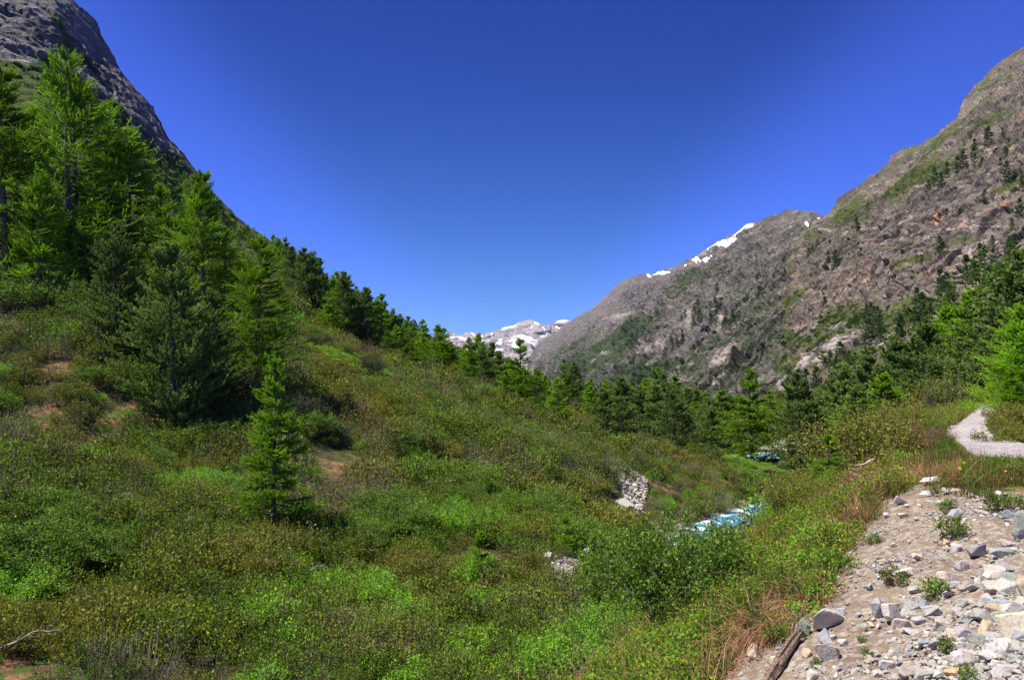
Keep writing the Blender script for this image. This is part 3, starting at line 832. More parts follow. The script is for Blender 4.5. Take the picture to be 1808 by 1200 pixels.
def rock_mesh(name, seed, mats, size=(1, 1, 1), n=13, rough=.02, bevel=.05, sub=1):
    rng = rs(seed)
    p = rng.normal(0, 1, (n, 3)); p /= np.linalg.norm(p, axis=1, keepdims=True)
    p = np.sign(p) * np.abs(p) ** .8
    p *= rng.uniform(.78, 1.05, (n, 1)) * np.array(size) * .5
    bm = bmesh.new()
    for q in p: bm.verts.new(q)
    r = bmesh.ops.convex_hull(bm, input=bm.verts)
    bmesh.ops.delete(bm, geom=[g for g in r['geom_interior'] if isinstance(g, bmesh.types.BMVert)], context='VERTS')
    bmesh.ops.dissolve_limit(bm, angle_limit=math.radians(16), verts=bm.verts, edges=bm.edges)
    bmesh.ops.bevel(bm, geom=bm.edges[:], offset=bevel * min(size), segments=1, affect='EDGES', profile=.6)
    bmesh.ops.triangulate(bm, faces=bm.faces)
    if sub:
        bmesh.ops.subdivide_edges(bm, edges=bm.edges[:], cuts=sub, use_grid_fill=True)
        V = np.array([v.co[:] for v in bm.verts]); V2 = V * 4.2
        nn = fbm(V2[:, 0] + seed, V2[:, 1], V2[:, 2], 4, seed)
        for v, q in zip(bm.verts, nn): v.co *= 1 + rough * 4 * q
    me = bpy.data.meshes.new(name); bm.to_mesh(me); bm.free()
    for m_ in mats: me.materials.append(m_)
    return me

# scatter: one object of kind 'stuff' whose points carry instances of a few small meshes
HIDDEN = {}
def library(name, meshes):
    c = bpy.data.collections.new(name)
    for i, me in enumerate(meshes):
        o = bpy.data.objects.new(f'{name}_{i:02d}', me); c.objects.link(o)
    return c

def scatter(name, coll, pts, idx, rot, scl, label=None):
    me = bpy.data.meshes.new(name); me.vertices.add(len(pts)); me.vertices.foreach_set('co', np.asarray(pts, np.float32).ravel())
    a = me.attributes.new('pick', 'INT', 'POINT'); a.data.foreach_set('value', np.asarray(idx, np.int32))
    a = me.attributes.new('rot', 'FLOAT_VECTOR', 'POINT'); a.data.foreach_set('vector', np.asarray(rot, np.float32).ravel())
    a = me.attributes.new('scl', 'FLOAT_VECTOR', 'POINT'); a.data.foreach_set('vector', np.asarray(scl, np.float32).ravel())
    o = obj(name, me, kind='stuff')
    if label: o['label'] = label
    g = bpy.data.node_groups.new(name + '_scatter', 'GeometryNodeTree')
    g.interface.new_socket('Geometry', in_out='INPUT', socket_type='NodeSocketGeometry')
    g.interface.new_socket('Geometry', in_out='OUTPUT', socket_type='NodeSocketGeometry')
    N = g.nodes; Lk = g.links
    gi, go = N.new('NodeGroupInput'), N.new('NodeGroupOutput')
    iop = N.new('GeometryNodeInstanceOnPoints'); ci = N.new('GeometryNodeCollectionInfo')
    ci.inputs['Collection'].default_value = coll; ci.inputs['Separate Children'].default_value = True; ci.inputs['Reset Children'].default_value = True
    def na(nm, ty):
        x = N.new('GeometryNodeInputNamedAttribute'); x.data_type = ty; x.inputs['Name'].default_value = nm; return x.outputs['Attribute']
    e2r = N.new('FunctionNodeEulerToRotation')
    Lk.new(na('rot', 'FLOAT_VECTOR'), e2r.inputs[0]); Lk.new(e2r.outputs[0], iop.inputs['Rotation'])
    Lk.new(gi.outputs[0], iop.inputs['Points']); Lk.new(ci.outputs[0], iop.inputs['Instance'])
    iop.inputs['Pick Instance'].default_value = True
    Lk.new(na('pick', 'INT'), iop.inputs['Instance Index']); Lk.new(na('scl', 'FLOAT_VECTOR'), iop.inputs['Scale'])
    Lk.new(iop.outputs[0], go.inputs[0])
    md = o.modifiers.new('scatter', 'NODES'); md.node_group = g
    return o

def rand_rot(rng, n, tilt=.15):
    return np.stack([rng.normal(0, tilt, n), rng.normal(0, tilt, n), rng.uniform(0, 6.283, n)], -1)

# ---- low shrubs covering the slopes
rng = rs(1)
def scrub_variants(tag, leafsize, per, stems, twig, sides):
    out = []
    for k, (h, lm, tm, pm, st) in enumerate(((.85, 'scrub', 'twig', 1.0, 1.0), (.75, 'scrub', 'twig', 1.1, 1.0), (1.0, 'scrub', 'twig', .55, 1.2), (.95, 'scrub', 'twig', .22, 1.7),
                                  (.7, 'bright', 'twig', 1.0, .9), (.8, 'olive', 'redtwig', .9, 1.0))):
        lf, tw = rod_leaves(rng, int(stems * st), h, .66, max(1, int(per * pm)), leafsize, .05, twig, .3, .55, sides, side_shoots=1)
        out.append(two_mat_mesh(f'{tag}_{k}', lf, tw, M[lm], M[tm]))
    return out
near_lib = library('near_shrubs', scrub_variants('near_shrub', .052, 17, 38, .0065, 3))
mid_lib = library('mid_shrubs', scrub_variants('mid_shrub', .058, 18, 34, .008, 3))
far_lib = library('far_shrubs', scrub_variants('far_shrub', .080, 13, 24, .011, 3))

def band_points(rng, rmin, rmax, dens, amax=.78, amin=-.78):
    area = (amax - amin) / 2 * (rmax ** 2 - rmin ** 2)
    n = int(area * dens)
    r = np.sqrt(rng.uniform(rmin ** 2, rmax ** 2, n)); a = rng.uniform(amin, amax, n)
    return np.sin(a) * r, np.cos(a) * r

def bare_mask(x, y, z):
    px, py = project(np.stack([x, y, z], -1))
    m = in_poly(px, py, [(1074,806),(1102,806),(1148,840),(1150,880),(1142,935),(1108,930),(1085,870)])
    m |= in_poly(px, py, [(962,980),(1000,975),(1050,985),(1062,1030),(1085,1060),(1060,1110),(985,1140),(970,1080),(1000,1050),(965,1030)])
    m |= in_poly(px, py, [(500,588),(600,612),(690,648),(765,658),(745,690),(650,690),(560,660),(500,625)])
    m |= in_poly(px, py, [(550,785),(645,795),(650,850),(590,870),(540,850)])
    m |= in_poly(px, py, [(1270,785),(1440,765),(1500,800),(1480,870),(1400,880),(1340,852),(1285,832)]) & (np.hypot(x, y) > 60)
    m |= in_poly(px, py, [(1238,915),(1345,895),(1365,1060),(1240,1060)]) & (np.hypot(x, y) > 34)
    dr, _, _ = seg_dist(x, y, RIVER); dr2, _, _ = seg_dist(x, y, RIVER2)
    m |= (dr < 5.0) | (dr2 < 3.6)
    d, side, _ = seg_dist(x, y, CREST)
    m |= (side < 0) & (np.hypot(x, y) < 95)
    m |= (d < 1.6) & (np.hypot(x, y) < 45)
    return m

def make_scrub():
    allp = {'near': [], 'mid': [], 'far': []}
    for (r0, r1, dens, lib, s0, s1) in ((9, 24, 2.8, 'near', .65, 1.35), (24, 42, 2.0, 'near', .8, 1.7), (42, 85, 1.1, 'mid', 1.0, 2.2), (85, 135, .7, 'far', 1.3, 2.6), (130, 260, .26, 'far', 1.6, 3.4)):
        x, y = band_points(rng, r0, r1, dens)
        z = H(x, y)
        keep = ~bare_mask(x, y, z) | ((rng.uniform(0, 1, len(x)) < .07) & (seg_dist(x, y, CREST)[1] > 0) & (seg_dist(x, y, RIVER)[0] > 5) & (seg_dist(x, y, RIVER2)[0] > 5))
        cl = fbm(x / 4.5, y / 4.5, x * 0, 3, 61)                       # thickets and thin places
        keep &= rng.uniform(0, 1, len(x)) < np.where(r0 < 40, smooth(-.62, -.15, cl) * .75 + .25, smooth(-.7, -.3, cl) * .6 + .4)
        x, y, z, cl = x[keep], y[keep], z[keep], cl[keep]
        n = len(x)
        kind = fbm(x / 11 + 40, y / 11, x * 0, 3, 71) + rng.normal(0, .13, n)
        kind2 = fbm(x / 7 + 90, y / 7, x * 0, 3, 73) + rng.normal(0, .12, n)
        idx = np.where(kind > .27, 3, np.where(kind > .12, 2, np.where(kind2 > .36, 4, np.where(kind2 < -.26, 5, rng.randint(0, 2, n)))))
        qx, qy = project(np.stack([x, y, z], -1))
        riv = in_poly(qx, qy, [(1130,830),(1280,830),(1430,860),(1420,950),(1230,950),(1150,900)]) | in_poly(qx, qy, [(500,1010),(950,960),(960,1300),(350,1300)]) | in_poly(qx, qy, [(-100,480),(230,480),(230,600),(-100,600)])
        swap = riv & (rng.uniform(0, 1, n) < .75)
        idx = np.where(swap, rng.choice([0, 1, 0, 4], n), idx)
        s = (s0 + (s1 - s0) * rng.uniform(0, 1, n) ** 1.6) * (1 + .7 * cl)
        s = np.where((qy > 770) & (qy < 900) & (qx > 1180) & (r0 > 40), s * .6, s)
        hgt = s * rng.uniform(.8, 1.25, n)
        allp[lib].append((np.stack([x, y, z - .05], -1), idx, rand_rot(rng, n, .14), np.stack([s, s, hgt], -1)))
    # the right-hand slope above the road and the slope of the wooded mountain
    px = rng.uniform(-150, 830, 5200); py = rng.uniform(100, 690, 5200)
    k = (py > lerp_poly(SIL_L, px) + 3); px, py = px[k], py[k]
    line = np.interp(px, [0, 60, 130, 200, 260, 330, 345, 380], [110, 130, 160, 215, 270, 318, 300, 0])
    k = (py > line + 6) & (rng.uniform(0, 1, len(px)) < .8); px, py = px[k], py[k]
    D = surf_depth(px, py); k = (D > 75) & (D < 900); px, py, D = px[k], py[k], D[k]
    P = at(px, py, D); n = len(P); s = rng.uniform(.9, 2.0, n) * np.clip(D / 130, 1.1, 2.4)
    allp['far'].append((P - (0, 0, .4), np.where(rng.uniform(0, 1, n) < .3, 5, rng.randint(0, 2, n)), rand_rot(rng, n), np.stack([s, s, s * .9], -1)))
    x = rng.uniform(12, 60, 900); y = rng.uniform(10, 75, 900); z = H(x, y)
    px, py = project(np.stack([x, y, z], -1))
    ed = np.array([at(a, c, d)[:2] for (a, c), d in zip(ROAD_R, np.nan_to_num(cast([p[0] for p in ROAD_R], [p[1] for p in ROAD_R], 60), nan=46))])
    dd, sd, _ = seg_dist(x, y, [tuple(e) for e in ed])
    k = (dd > 2.2) & (px > 1790 - .8 * np.clip(y - 25, 0, 60)) & (sd < 0 if seg_dist(np.array([40.]), np.array([20.]), [tuple(e) for e in ed])[1][0] < 0 else sd > 0); x, y, z = x[k], y[k], z[k]; n = len(x); s = rng.uniform(.5, 1.1, n)
    allp['near'].append((np.stack([x, y, z], -1), rng.choice([0, 1, 5], n), rand_rot(rng, n), np.stack([s, s, s * .8], -1)))
    for k, lib in (('near', near_lib), ('mid', mid_lib), ('far', far_lib)):
        P, I, R, S = [np.concatenate([q[j] for q in allp[k]]) for j in range(4)]
        scatter('undergrowth', lib, P, I, R, S, 'knee-high mixed shrubs and bare twigs covering the ' + {'near': 'near slope', 'mid': 'middle slope', 'far': 'farther slopes'}[k])
make_scrub()

# ---- grass, herbs and dead grass on the bank
rng = rs(2)
def bank_variants():
    out = []
    for k, (n, h, w, mt, dr, ln) in enumerate(((60, .30, .008, 'grass', .3, .4), (70, .20, .008, 'grass', .3, .5), (55, .36, .007, 'straw', .9, .7), (50, .5, .006, 'straw', .35, .35))):
        V, Fc, t = blades(rng, n, h, w, .1, ln, dr, .16)
        out.append(mesh(f'bank_tuft_{k}', V, Fc, {'tint': t}, [M[mt]]))
    for k, (h, r, mt, tm) in enumerate(((.30, .22, 'herb', 'redtwig'), (.42, .28, 'herb', 'redtwig'), (.25, .25, 'grass', 'twig'), (.36, .3, 'bright', 'twig'))):
        lf, tw = rod_leaves(rng, 26, h, r, 11, .038, .025, .003, .25, .4, 3)
        out.append(two_mat_mesh(f'bank_herb_{k}', lf, tw, M[mt], M[tm]))
    V, Fc, t = blades(rng, 90, .45, .009, .1, 1.3, 2.4, .15)      # hanging dead grass
    out.append(mesh('bank_tuft_8', V, Fc, {'tint': t}, [M['straw']]))
    return out
bank_lib = library('bank_plants', bank_variants())

BANKPOLY = [(1705,716),(1722,722),(1690,748),(1664,760),(1690,792),(1712,808),(1740,816),(1808,824),(1960,836),(2900,868),(2900,900),(1808,862),(1700,860),(1640,836),(1612,842),(1585,856),(1556,878),(1520,924),(1486,958),
            (1464,985),(1452,1030),(1432,1075),(1392,1100),(1352,1140),(1312,1172),(1282,1200),(1240,1320),(850,1400),(1000,1150),(1160,1120),(1250,1040),(1330,970),(1400,880),(1470,780),(1560,715),(1640,705)]
def make_bank():
    x = rng.uniform(-3, 32, 75000); y = rng.uniform(3, 46, 75000)
    z = H(x, y); d, side, _ = seg_dist(x, y, CREST)
    px, py = project(np.stack([x, y, z], -1)); r = np.hypot(x, y)
    k = (in_poly(px, py, BANKPOLY) | (seg_dist(px, py, SCREE[1:14])[0] < 5 + 7 * rng.uniform(0, 1, len(px)))) & ((side < 0) | (d < 4.5)) & (r > 5.5)
    k &= rng.uniform(0, 1, len(x)) < np.clip(20.0 / r, .3, 1.6) * .75
    k &= ~in_poly(px, py, ERODED) | (rng.uniform(0, 1, len(x)) < .38)
    x, y, z, px, py, d, side, r = [q[k] for q in (x, y, z, px, py, d, side, r)]
    n = len(x)
    flat = (px > 1600) & (py > 760)
    u = rng.uniform(0, 1, n); w = fbm(x / 1.6, y / 1.6, x * 0, 3, 17)
    idx = np.where(flat, np.where(u < .75, rng.randint(0, 2, n), np.where(u < .9, 6, 3)),
          np.where(w > .12, rng.choice([4, 5, 5, 7], n), np.where(w < -.2, rng.choice([0, 2, 3], n), rng.choice([0, 1, 4, 5, 6, 3], n))))
    ero = in_poly(px, py, ERODED)
    low = (px < 1430) & (py > 1040) & (rng.uniform(0, 1, n) < .4)
    idx = np.where(low, rng.choice([2, 8, 0, 6], n), idx)
    idx = np.where(ero, rng.choice([8, 8, 2, 8, 6], n), idx)
    # the broken edge of turf above the scree: dead grass hangs over it
    ed = np.minimum(seg_dist(px, py, SCREE[2:13])[0], 999)
    idx = np.where((ed < 14) & (rng.uniform(0, 1, n) < .45), 8, idx)
    s = rng.uniform(.7, 1.25, n) * np.where(flat, .75, 1.0)
    P = np.stack([x, y, z], -1)
    scatter('grass', bank_lib, P, idx, rand_rot(rng, n, .12), np.stack([s, s, s * rng.uniform(.8, 1.2, n)], -1), 'green and dead grass with low herbs on the roadside bank')
    # meadow by the far river, and small plants lining the road's other side
    x = rng.uniform(18, 75, 9000); y = rng.uniform(86, 150, 9000); z = H(x, y)
    dr2, _, _ = seg_dist(x, y, RIVER2); k = dr2 > 4
    px, py = project(np.stack([x, y, z], -1)); k &= in_poly(px, py, [(1270,790),(1440,770),(1500,800),(1480,850),(1400,870),(1330,840),(1290,822)])
    x2 = rng.uniform(-40, -2, 14000); y2 = rng.uniform(70, 110, 14000); z2 = H(x2, y2); px2, py2 = project(np.stack([x2, y2, z2], -1))
    k2 = in_poly(px2, py2, [(505,592),(600,620),(690,655),(760,662),(740,676),(640,662),(560,628)])
    P = np.concatenate([np.stack([x[k], y[k], z[k]], -1), np.stack([x2[k2], y2[k2], z2[k2]], -1)])
    n = len(P); s = rng.uniform(1.0, 2.0, n)
    scatter('grass', bank_lib, P, rng.choice([0, 1, 6, 7], n), rand_rot(rng, n), np.stack([s * 2, s * 2, s * .8], -1), 'short green meadow grass by the far stream and in the clearing')
    # flowers too many to count: small yellow heads
    bm = bmesh.new(); bmesh.ops.create_icosphere(bm, subdivisions=1, radius=.011); 
    for v in bm.verts: v.co.z = v.co.z * .5 + .0
    me = bpy.data.meshes.new('flower_head'); bm.to_mesh(me); bm.free(); me.materials.append(M['yellow'])
    lib = library('flower_heads', [me])
    k = rng.uniform(0, 1, len(x)) < 0
    x = rng.uniform(2, 14, 4200); y = rng.uniform(9, 24, 4200); z = H(x, y); d, side, _ = seg_dist(x, y, CREST)
    px, py = project(np.stack([x, y, z], -1)); k = in_poly(px, py, BANKPOLY) & (px < 1640) & (d < 3.5) & (fbm(x / 1.2, y / 1.2, x * 0, 2, 5) > .0)
    P = np.stack([x[k], y[k], z[k] + rng.uniform(.22, .4, k.sum())], -1); n = len(P); s = rng.uniform(.7, 1.5, n)
    scatter('wildflowers', lib, P, np.zeros(n), rand_rot(rng, n, .4), np.stack([s, s, s], -1), 'tiny yellow flower heads among the leaves of the bank')
make_bank()

# ---- stones
rng = rs(3)
PEB = library('pebbles', [rock_mesh(f'pebble_{i}', 300 + i, [RM[c]], (1, .75, .5), 14, .0, .05, 0) for i, c in enumerate(['pale', 'grey', 'cream', 'blue', 'tan', 'pink', 'white', 'purple'])])
def make_gravel():
    x = rng.uniform(0, 20, 390000); y = rng.uniform(4.0, 16, 390000); z = H(x, y)
    px, py = project(np.stack([x, y, z], -1)); r = np.hypot(x, y)
    k = in_poly(px, py, SCREE) | (in_poly(px, py, ROAD_L + ROAD_R[::-1]) & (rng.uniform(0, 1, len(x)) < .5)) | ((px > 1700) & (py > 815) & (rng.uniform(0, 1, len(x)) < .6) & in_poly(px, py, [(1740,822),(1808,824),(2000,840),(2000,880),(1800,870)]))
    low = smooth(930, 1180, py) * smooth(1480, 1750, px) 
    w = fbm(x / .8, y / .8, x * 0, 3, 15)
    k &= rng.uniform(0, 1, len(x)) < np.clip(.24 + .50 * low + .9 * w, .05, 1)
    x, y, z, low = x[k], y[k], z[k], low[k]; n = len(x)
    s = .007 + .0125 * rng.exponential(1, n) * (1 + low * .8) * rng.choice([1, 1, 1, 2, 3], n); s = np.minimum(s, .10)
    scatter('gravel', PEB, np.stack([x, y, z + s * .1], -1), rng.choice([0, 0, 1, 1, 1, 1, 3, 4, 7, 0, 2], n), rand_rot(rng, n, .35), np.stack([s, s, s], -1), 'loose gravel and small angular stones over the earth bank')
    # rubble patches and river shingle
    pts = []; sc = []
    for poly, dm, s0, N in (([(1078,815),(1098,815),(1142,848),(1142,870),(1133,900),(1118,902),(1095,860)], 90, .35, 900), ([(960,985),(1000,978),(1050,990),(1062,1030),(1090,1055),(1060,1090),(990,1110),(975,1070),(1000,1040),(960,1010)], 60, .20, 1000),
                            ([(565,628),(600,632),(645,648),(620,655),(580,645)], 120, .45, 220), ([(500,598),(530,603),(520,612),(505,608)], 130, .45, 60)):
        P = np.array(poly); qx = rng.uniform(P[:, 0].min(), P[:, 0].max(), N); qy = rng.uniform(P[:, 1].min(), P[:, 1].max(), N)
        k = in_poly(qx, qy, poly); D = cast(qx[k], qy[k]); ok = ~np.isnan(D) & (D < dm + 30)
        Q = at(qx[k][ok], qy[k][ok], D[ok]); pts.append(Q); sc.append(s0 * rng.uniform(.4, 1.7, len(Q)) ** 1.4)
    for R, wd in ((RIVER, 4.6), (RIVER2, 2.9)):
        t = rng.uniform(1.5 if R is RIVER else 0, len(R) - 1.3, 1500); C = np.stack([np.interp(t, np.arange(len(R)), [p[j] for p in R]) for j in (0, 1)], -1)
        C2 = np.stack([np.interp(t + .1, np.arange(len(R)), [p[j] for p in R]) for j in (0, 1)], -1); tn = C2 - C; tn /= np.linalg.norm(tn, axis=1, keepdims=True)
        off = rng.choice([-1, 1], 1500) * (wd + rng.uniform(-.6, 1.6, 1500))
        Q = C + np.stack([-tn[:, 1], tn[:, 0]], -1) * off[:, None]
        pts.append(np.dstack([Q[:, 0], Q[:, 1], H(Q[:, 0], Q[:, 1])])[0]); sc.append(.35 * rng.uniform(.4, 1.8, 1500))
    P = np.concatenate(pts); s = np.concatenate(sc); n = len(P)
    scatter('rubble', PEB, P, rng.choice([1, 1, 1, 7, 4, 4, 0], n), rand_rot(rng, n, .5), np.stack([s, s, s], -1), 'broken grey stones in gullies on the slope and along the stream')
make_gravel()

# ------------------------------------------------------------------ conifers
def conifer(rng, Ht, R, kind, n_br, n_bl, n_tf, k, tl, tw, limb=True, t0=.05, thin=1.0, sides=4, double=False):
    """trunk with limbs (quads) and a crown of needle tufts set along drooping or upswept branchlets (triangles)"""
    t = t0 + (1 - t0) * np.sort(rng.uniform(0, 1, n_br) ** (1.0 if kind == 'larch' else .95))
    az = rng.uniform(0, 2 * math.pi, n_br)
    if kind == 'larch':
        env = (1 - t) ** .72 * (.72 + .28 * smooth(0, .25, t)) + .045
        env *= 1 + .30 * vnoise(t * 7 + np.cos(az), np.sin(az) * 1.3, t * 0, rng.randint(999))
        el = rng.uniform(-.28, .22, n_br) + .9 * t ** 4; curl, droop = .14, -.10
    else:
        env = np.minimum(1, (1.02 - t) ** .60 * 1.18) * smooth(-.25, .22, t) + .03
        env *= 1 + .34 * vnoise(t * 9 + np.cos(az) * 1.4, np.sin(az) * 1.8, t * 0, rng.randint(999))
        el = rng.uniform(-.12, .25, n_br) + .9 * t ** 3; curl, droop = .22, -.08
    L = R * env * rng.uniform(.55, 1.18, n_br)
    lean = rng.normal(0, .012, 2)
    def trunk(tt): return np.stack([lean[0] * tt * Ht + .012 * Ht * np.sin(tt * 5 + 1), lean[1] * tt * Ht, tt * Ht], -1)
    base = trunk(t)
    if double:
        sft = (rng.uniform(0, 1, n_br) < .48) & (t > .3)
        base[sft, 0] += (.055 * Ht) * smooth(.25, .5, t[sft])
        base[sft, 2] *= .92
    d = np.stack([np.cos(az) * np.cos(el), np.sin(az) * np.cos(el), np.sin(el)], -1)
    P0 = base; P1 = base + d * (L * .5)[:, None]; P2 = base + d * L[:, None]
    P1[:, 2] += droop * L; P2[:, 2] += curl * L
    parts = []
    tt = np.linspace(-.02, .985, 9); TP = trunk(tt)
    rad = Ht * .017 * (1 - np.clip(tt, 0, 1)) ** .9 + .012 * Ht / 8
    ring = np.stack([TP + np.stack([np.cos(q) * rad, np.sin(q) * rad, 0 * rad], -1) for q in np.arange(8) * math.pi / 4], 1).reshape(-1, 3)
    i, j = np.meshgrid(np.arange(8), np.arange(8), indexing='ij'); j2 = (j + 1) % 8
    parts.append((ring, np.stack([i * 8 + j, i * 8 + j2, (i + 1) * 8 + j2, (i + 1) * 8 + j], -1).reshape(-1, 4)))
    if double:
        r2 = ring.copy(); r2[:, 0] += np.repeat(.055 * Ht * smooth(.25, .5, tt), 8); r2[:, 2] *= .92
        parts.append((r2, parts[0][1].copy()))
    if limb:
        parts.append(tubes(P0, P1, P2, .004 * Ht * (1.1 - t), .0012 * Ht * np.ones(n_br), 3, 3))
    TV, TF = join(parts)
    # branchlets
    b = np.repeat(np.arange(n_br), n_bl); nb = len(b)
    u = .12 + .88 * (np.tile(np.arange(n_bl), n_br) + rng.uniform(0, 1, nb)) / n_bl
    Q0 = bez(P0[b], P1[b], P2[b], u)
    tan = P2[b] - P0[b]; tan /= np.maximum(np.linalg.norm(tan, axis=1, keepdims=True), 1e-6)
    side = np.stack([-np.sin(az[b]), np.cos(az[b]), np.zeros(nb)], -1) * rng.choice([-1, 1], nb)[:, None]
    dd = tan * rng.uniform(.35, .9, nb)[:, None] + side * rng.uniform(.35, 1.0, nb)[:, None] * (1.15 - .7 * u)[:, None]
    dd /= np.linalg.norm(dd, axis=1, keepdims=True)
    l = (L[b] * (.44 if kind == 'larch' else .34) * (1.15 - .75 * u) + .035 * Ht * (.5 if kind == 'larch' else .55)) * rng.uniform(.6, 1.25, nb)
    zz = np.zeros((nb, 3)); zz[:, 2] = 1
    if kind == 'larch':
        Q1 = Q0 + dd * (l * .5)[:, None] - zz * (l * .22)[:, None]; Q2 = Q0 + dd * l[:, None] + zz * (l * rng.uniform(-.30, .45, nb))[:, None]
    else:
        Q1 = Q0 + dd * (l * .6)[:, None] - zz * (l * .05)[:, None]; Q2 = Q0 + dd * (l * .9)[:, None] + zz * (l * rng.uniform(.1, .5, nb))[:, None]
    keep = rng.uniform(0, 1, nb) < thin
    c = np.repeat(np.nonzero(keep)[0], n_tf); nc = len(c)
    if kind == 'larch': v = (np.tile(np.arange(n_tf), keep.sum()) + rng.uniform(0, 1, nc)) / n_tf
    else: v = 1 - .75 * rng.uniform(0, 1, nc) ** 1.5
    pos = bez(Q0[c], Q1[c], Q2[c], v)
    tg = Q2[c] - Q1[c]; tg /= np.maximum(np.linalg.norm(tg, axis=1, keepdims=True), 1e-6)
    g = np.repeat(np.arange(nc), k); ng = len(g)
    rd = rng.normal(0, 1, (ng, 3)); rd /= np.linalg.norm(rd, axis=1, keepdims=True)
    dr = tg[g] * (.9 if kind == 'larch' else .8) + rd * (.65 if kind == 'larch' else .95) + np.array([0, 0, .15 if kind == 'larch' else .42])
    dr /= np.linalg.norm(dr, axis=1, keepdims=True)
    ln = (tl * rng.uniform(.6, 1.3, ng))[:, None]
    w, w2 = frames(dr); ro = rng.uniform(0, math.pi, ng)[:, None]; w = w * np.cos(ro) + w2 * np.sin(ro)
    o = pos[g] - dr * ln * .3
    V = np.stack([o - w * tw * .5, o + w * tw * .5, o + dr * ln], 1).reshape(-1, 3)
    Fc = np.arange(ng * 3).reshape(-1, 3)
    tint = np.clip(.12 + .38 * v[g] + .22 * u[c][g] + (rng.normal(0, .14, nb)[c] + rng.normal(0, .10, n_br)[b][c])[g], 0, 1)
    return (TV, TF), (V, Fc, np.repeat(tint, 3))

def tree_kit(name, rng, Ht, R, kind, matn, *args, **kw):
    (TV, TF), (V, Fc, t) = conifer(rng, Ht, R, kind, *args, **kw)
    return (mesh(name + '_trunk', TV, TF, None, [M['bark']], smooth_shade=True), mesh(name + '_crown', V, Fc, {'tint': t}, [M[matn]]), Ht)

def tree_single(name, rng, Ht, R, kind, matn, *args, **kw):
    (TV, TF), (V, Fc, t) = conifer(rng, Ht, R, kind, *args, limb=False, **kw)
    n = len(V)
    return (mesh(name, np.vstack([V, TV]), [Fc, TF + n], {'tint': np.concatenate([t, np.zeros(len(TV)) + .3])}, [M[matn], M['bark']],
                 np.concatenate([np.zeros(len(Fc)), np.ones(len(TF))])), None, Ht)

rng = rs(7)
KIT = {
 'larch_hero': [tree_kit('larch', rng, 18, 6.6, 'larch', 'larch', 200, 17, 12, 3, .19, .060, t0=.10, double=True),
                tree_kit('larch', rng, 18, 5.6, 'larch', 'larch', 185, 16, 12, 3, .19, .060, t0=.12),
                tree_kit('larch', rng, 16, 4.6, 'larch', 'larch', 165, 15, 12, 3, .19, .060, t0=.10),
                tree_kit('larch', rng, 15, 5.0, 'larch', 'larch', 155, 15, 12, 3, .19, .060, t0=.18, thin=.85)],
 'larch_small': [tree_kit('larch', rng, 6, 1.75, 'larch', 'larch_young', 125, 22, 13, 4, .075, .026, t0=.08, thin=.85),
                 tree_kit('larch', rng, 2.5, .95, 'larch', 'larch_young', 80, 12, 8, 4, .07, .022, t0=.04),
                 tree_kit('larch', rng, 7, 3.2, 'larch', 'larch_young', 170, 24, 8, 4, .15, .042, t0=.03)],
 'pine_hero': [tree_kit('pine', rng, 12, 3.3, 'pine', 'pine', 230, 16, 7, 7, .20, .065, t0=.02),
               tree_kit('pine', rng, 12, 2.9, 'pine', 'pine', 210, 15, 7, 7, .20, .065, t0=.03),
               tree_kit('pine', rng, 14, 3.2, 'pine', 'pine', 200, 15, 6, 6, .24, .055, t0=.10)],
 'larch_mid': [tree_kit('larch', rng, 14, r, 'larch', 'larch', 100, 15, 4, 3, .36, .12, t0=q, thin=h) for r, q, h in ((4.3, .06, 1), (3.7, .04, 1), (4.8, .08, .85), (4.0, .12, .95))],
 'pine_mid': [tree_kit('pine', rng, 14, r, 'pine', 'pine', 120, 12, 4, 5, .36, .13, t0=q) for r, q in ((3.6, .02), (3.0, .02), (4.2, .05), (3.4, .06))],
 'larch_far': [tree_single('larch', rng, 14, r, 'larch', 'far_larch', 60, 7, 3, 2, .80, .30, sides=3) for r in (4.2, 3.6, 4.8)],
 'pine_far': [tree_single('pine', rng, 14, r, 'pine', 'far_pine', 60, 7, 3, 3, .75, .30) for r in (3.5, 3.0, 4.1)],
}
NT = {}
def tree(kit, var, P, height, label, group=None, rz=None, width=1.0):
    tm, cm, Ht = KIT[kit][var % len(KIT[kit])]
    nm = ('larch' if kit.startswith('larch') else 'stone_pine') + '_tree'
    cat = 'larch tree' if kit.startswith('larch') else 'pine tree'
    s = height / Ht
    rz = random.uniform(0, 6.28) if rz is None else rz
    if cm is None:
        o = obj(nm, tm); o.location = P; o.rotation_euler = (0, 0, rz); o.scale = (s * width, s * width, s)
        o['label'] = label; o['category'] = cat
        if group: o['group'] = group
        return o
    t = thing(nm, label, cat, P, rz, group, (s * width, s * width, s))
    obj('trunk', tm, t); obj('crown', cm, t)
    return t
random.seed(4)

def tree_top(kit, var, px, top, D, label, group=None, hmin=1.5, hmax=40, **kw):
    """a tree standing on the land at distance D whose tip reaches up to the given elevation"""
    x, y, zt = at(px, top, D)
    z0 = float(H(np.array([x]), np.array([y]))[0])
    h = min(max(float(zt) - z0, hmin), hmax)
    NT.setdefault('log', []).append((px, top, D, round(h, 1)))
    return tree(kit, var, (x, y, z0 - .1), h, label, group, **kw)

def tree_base(kit, var, px, base, h, label, group=None, **kw):
    D = float(surf_depth(px, base)[0])
    P = at(px, base, D)
    NT.setdefault('log', []).append((px, base, round(D), h))
    return tree(kit, var, (P[0], P[1], P[2] - .15), h, label, group, **kw)

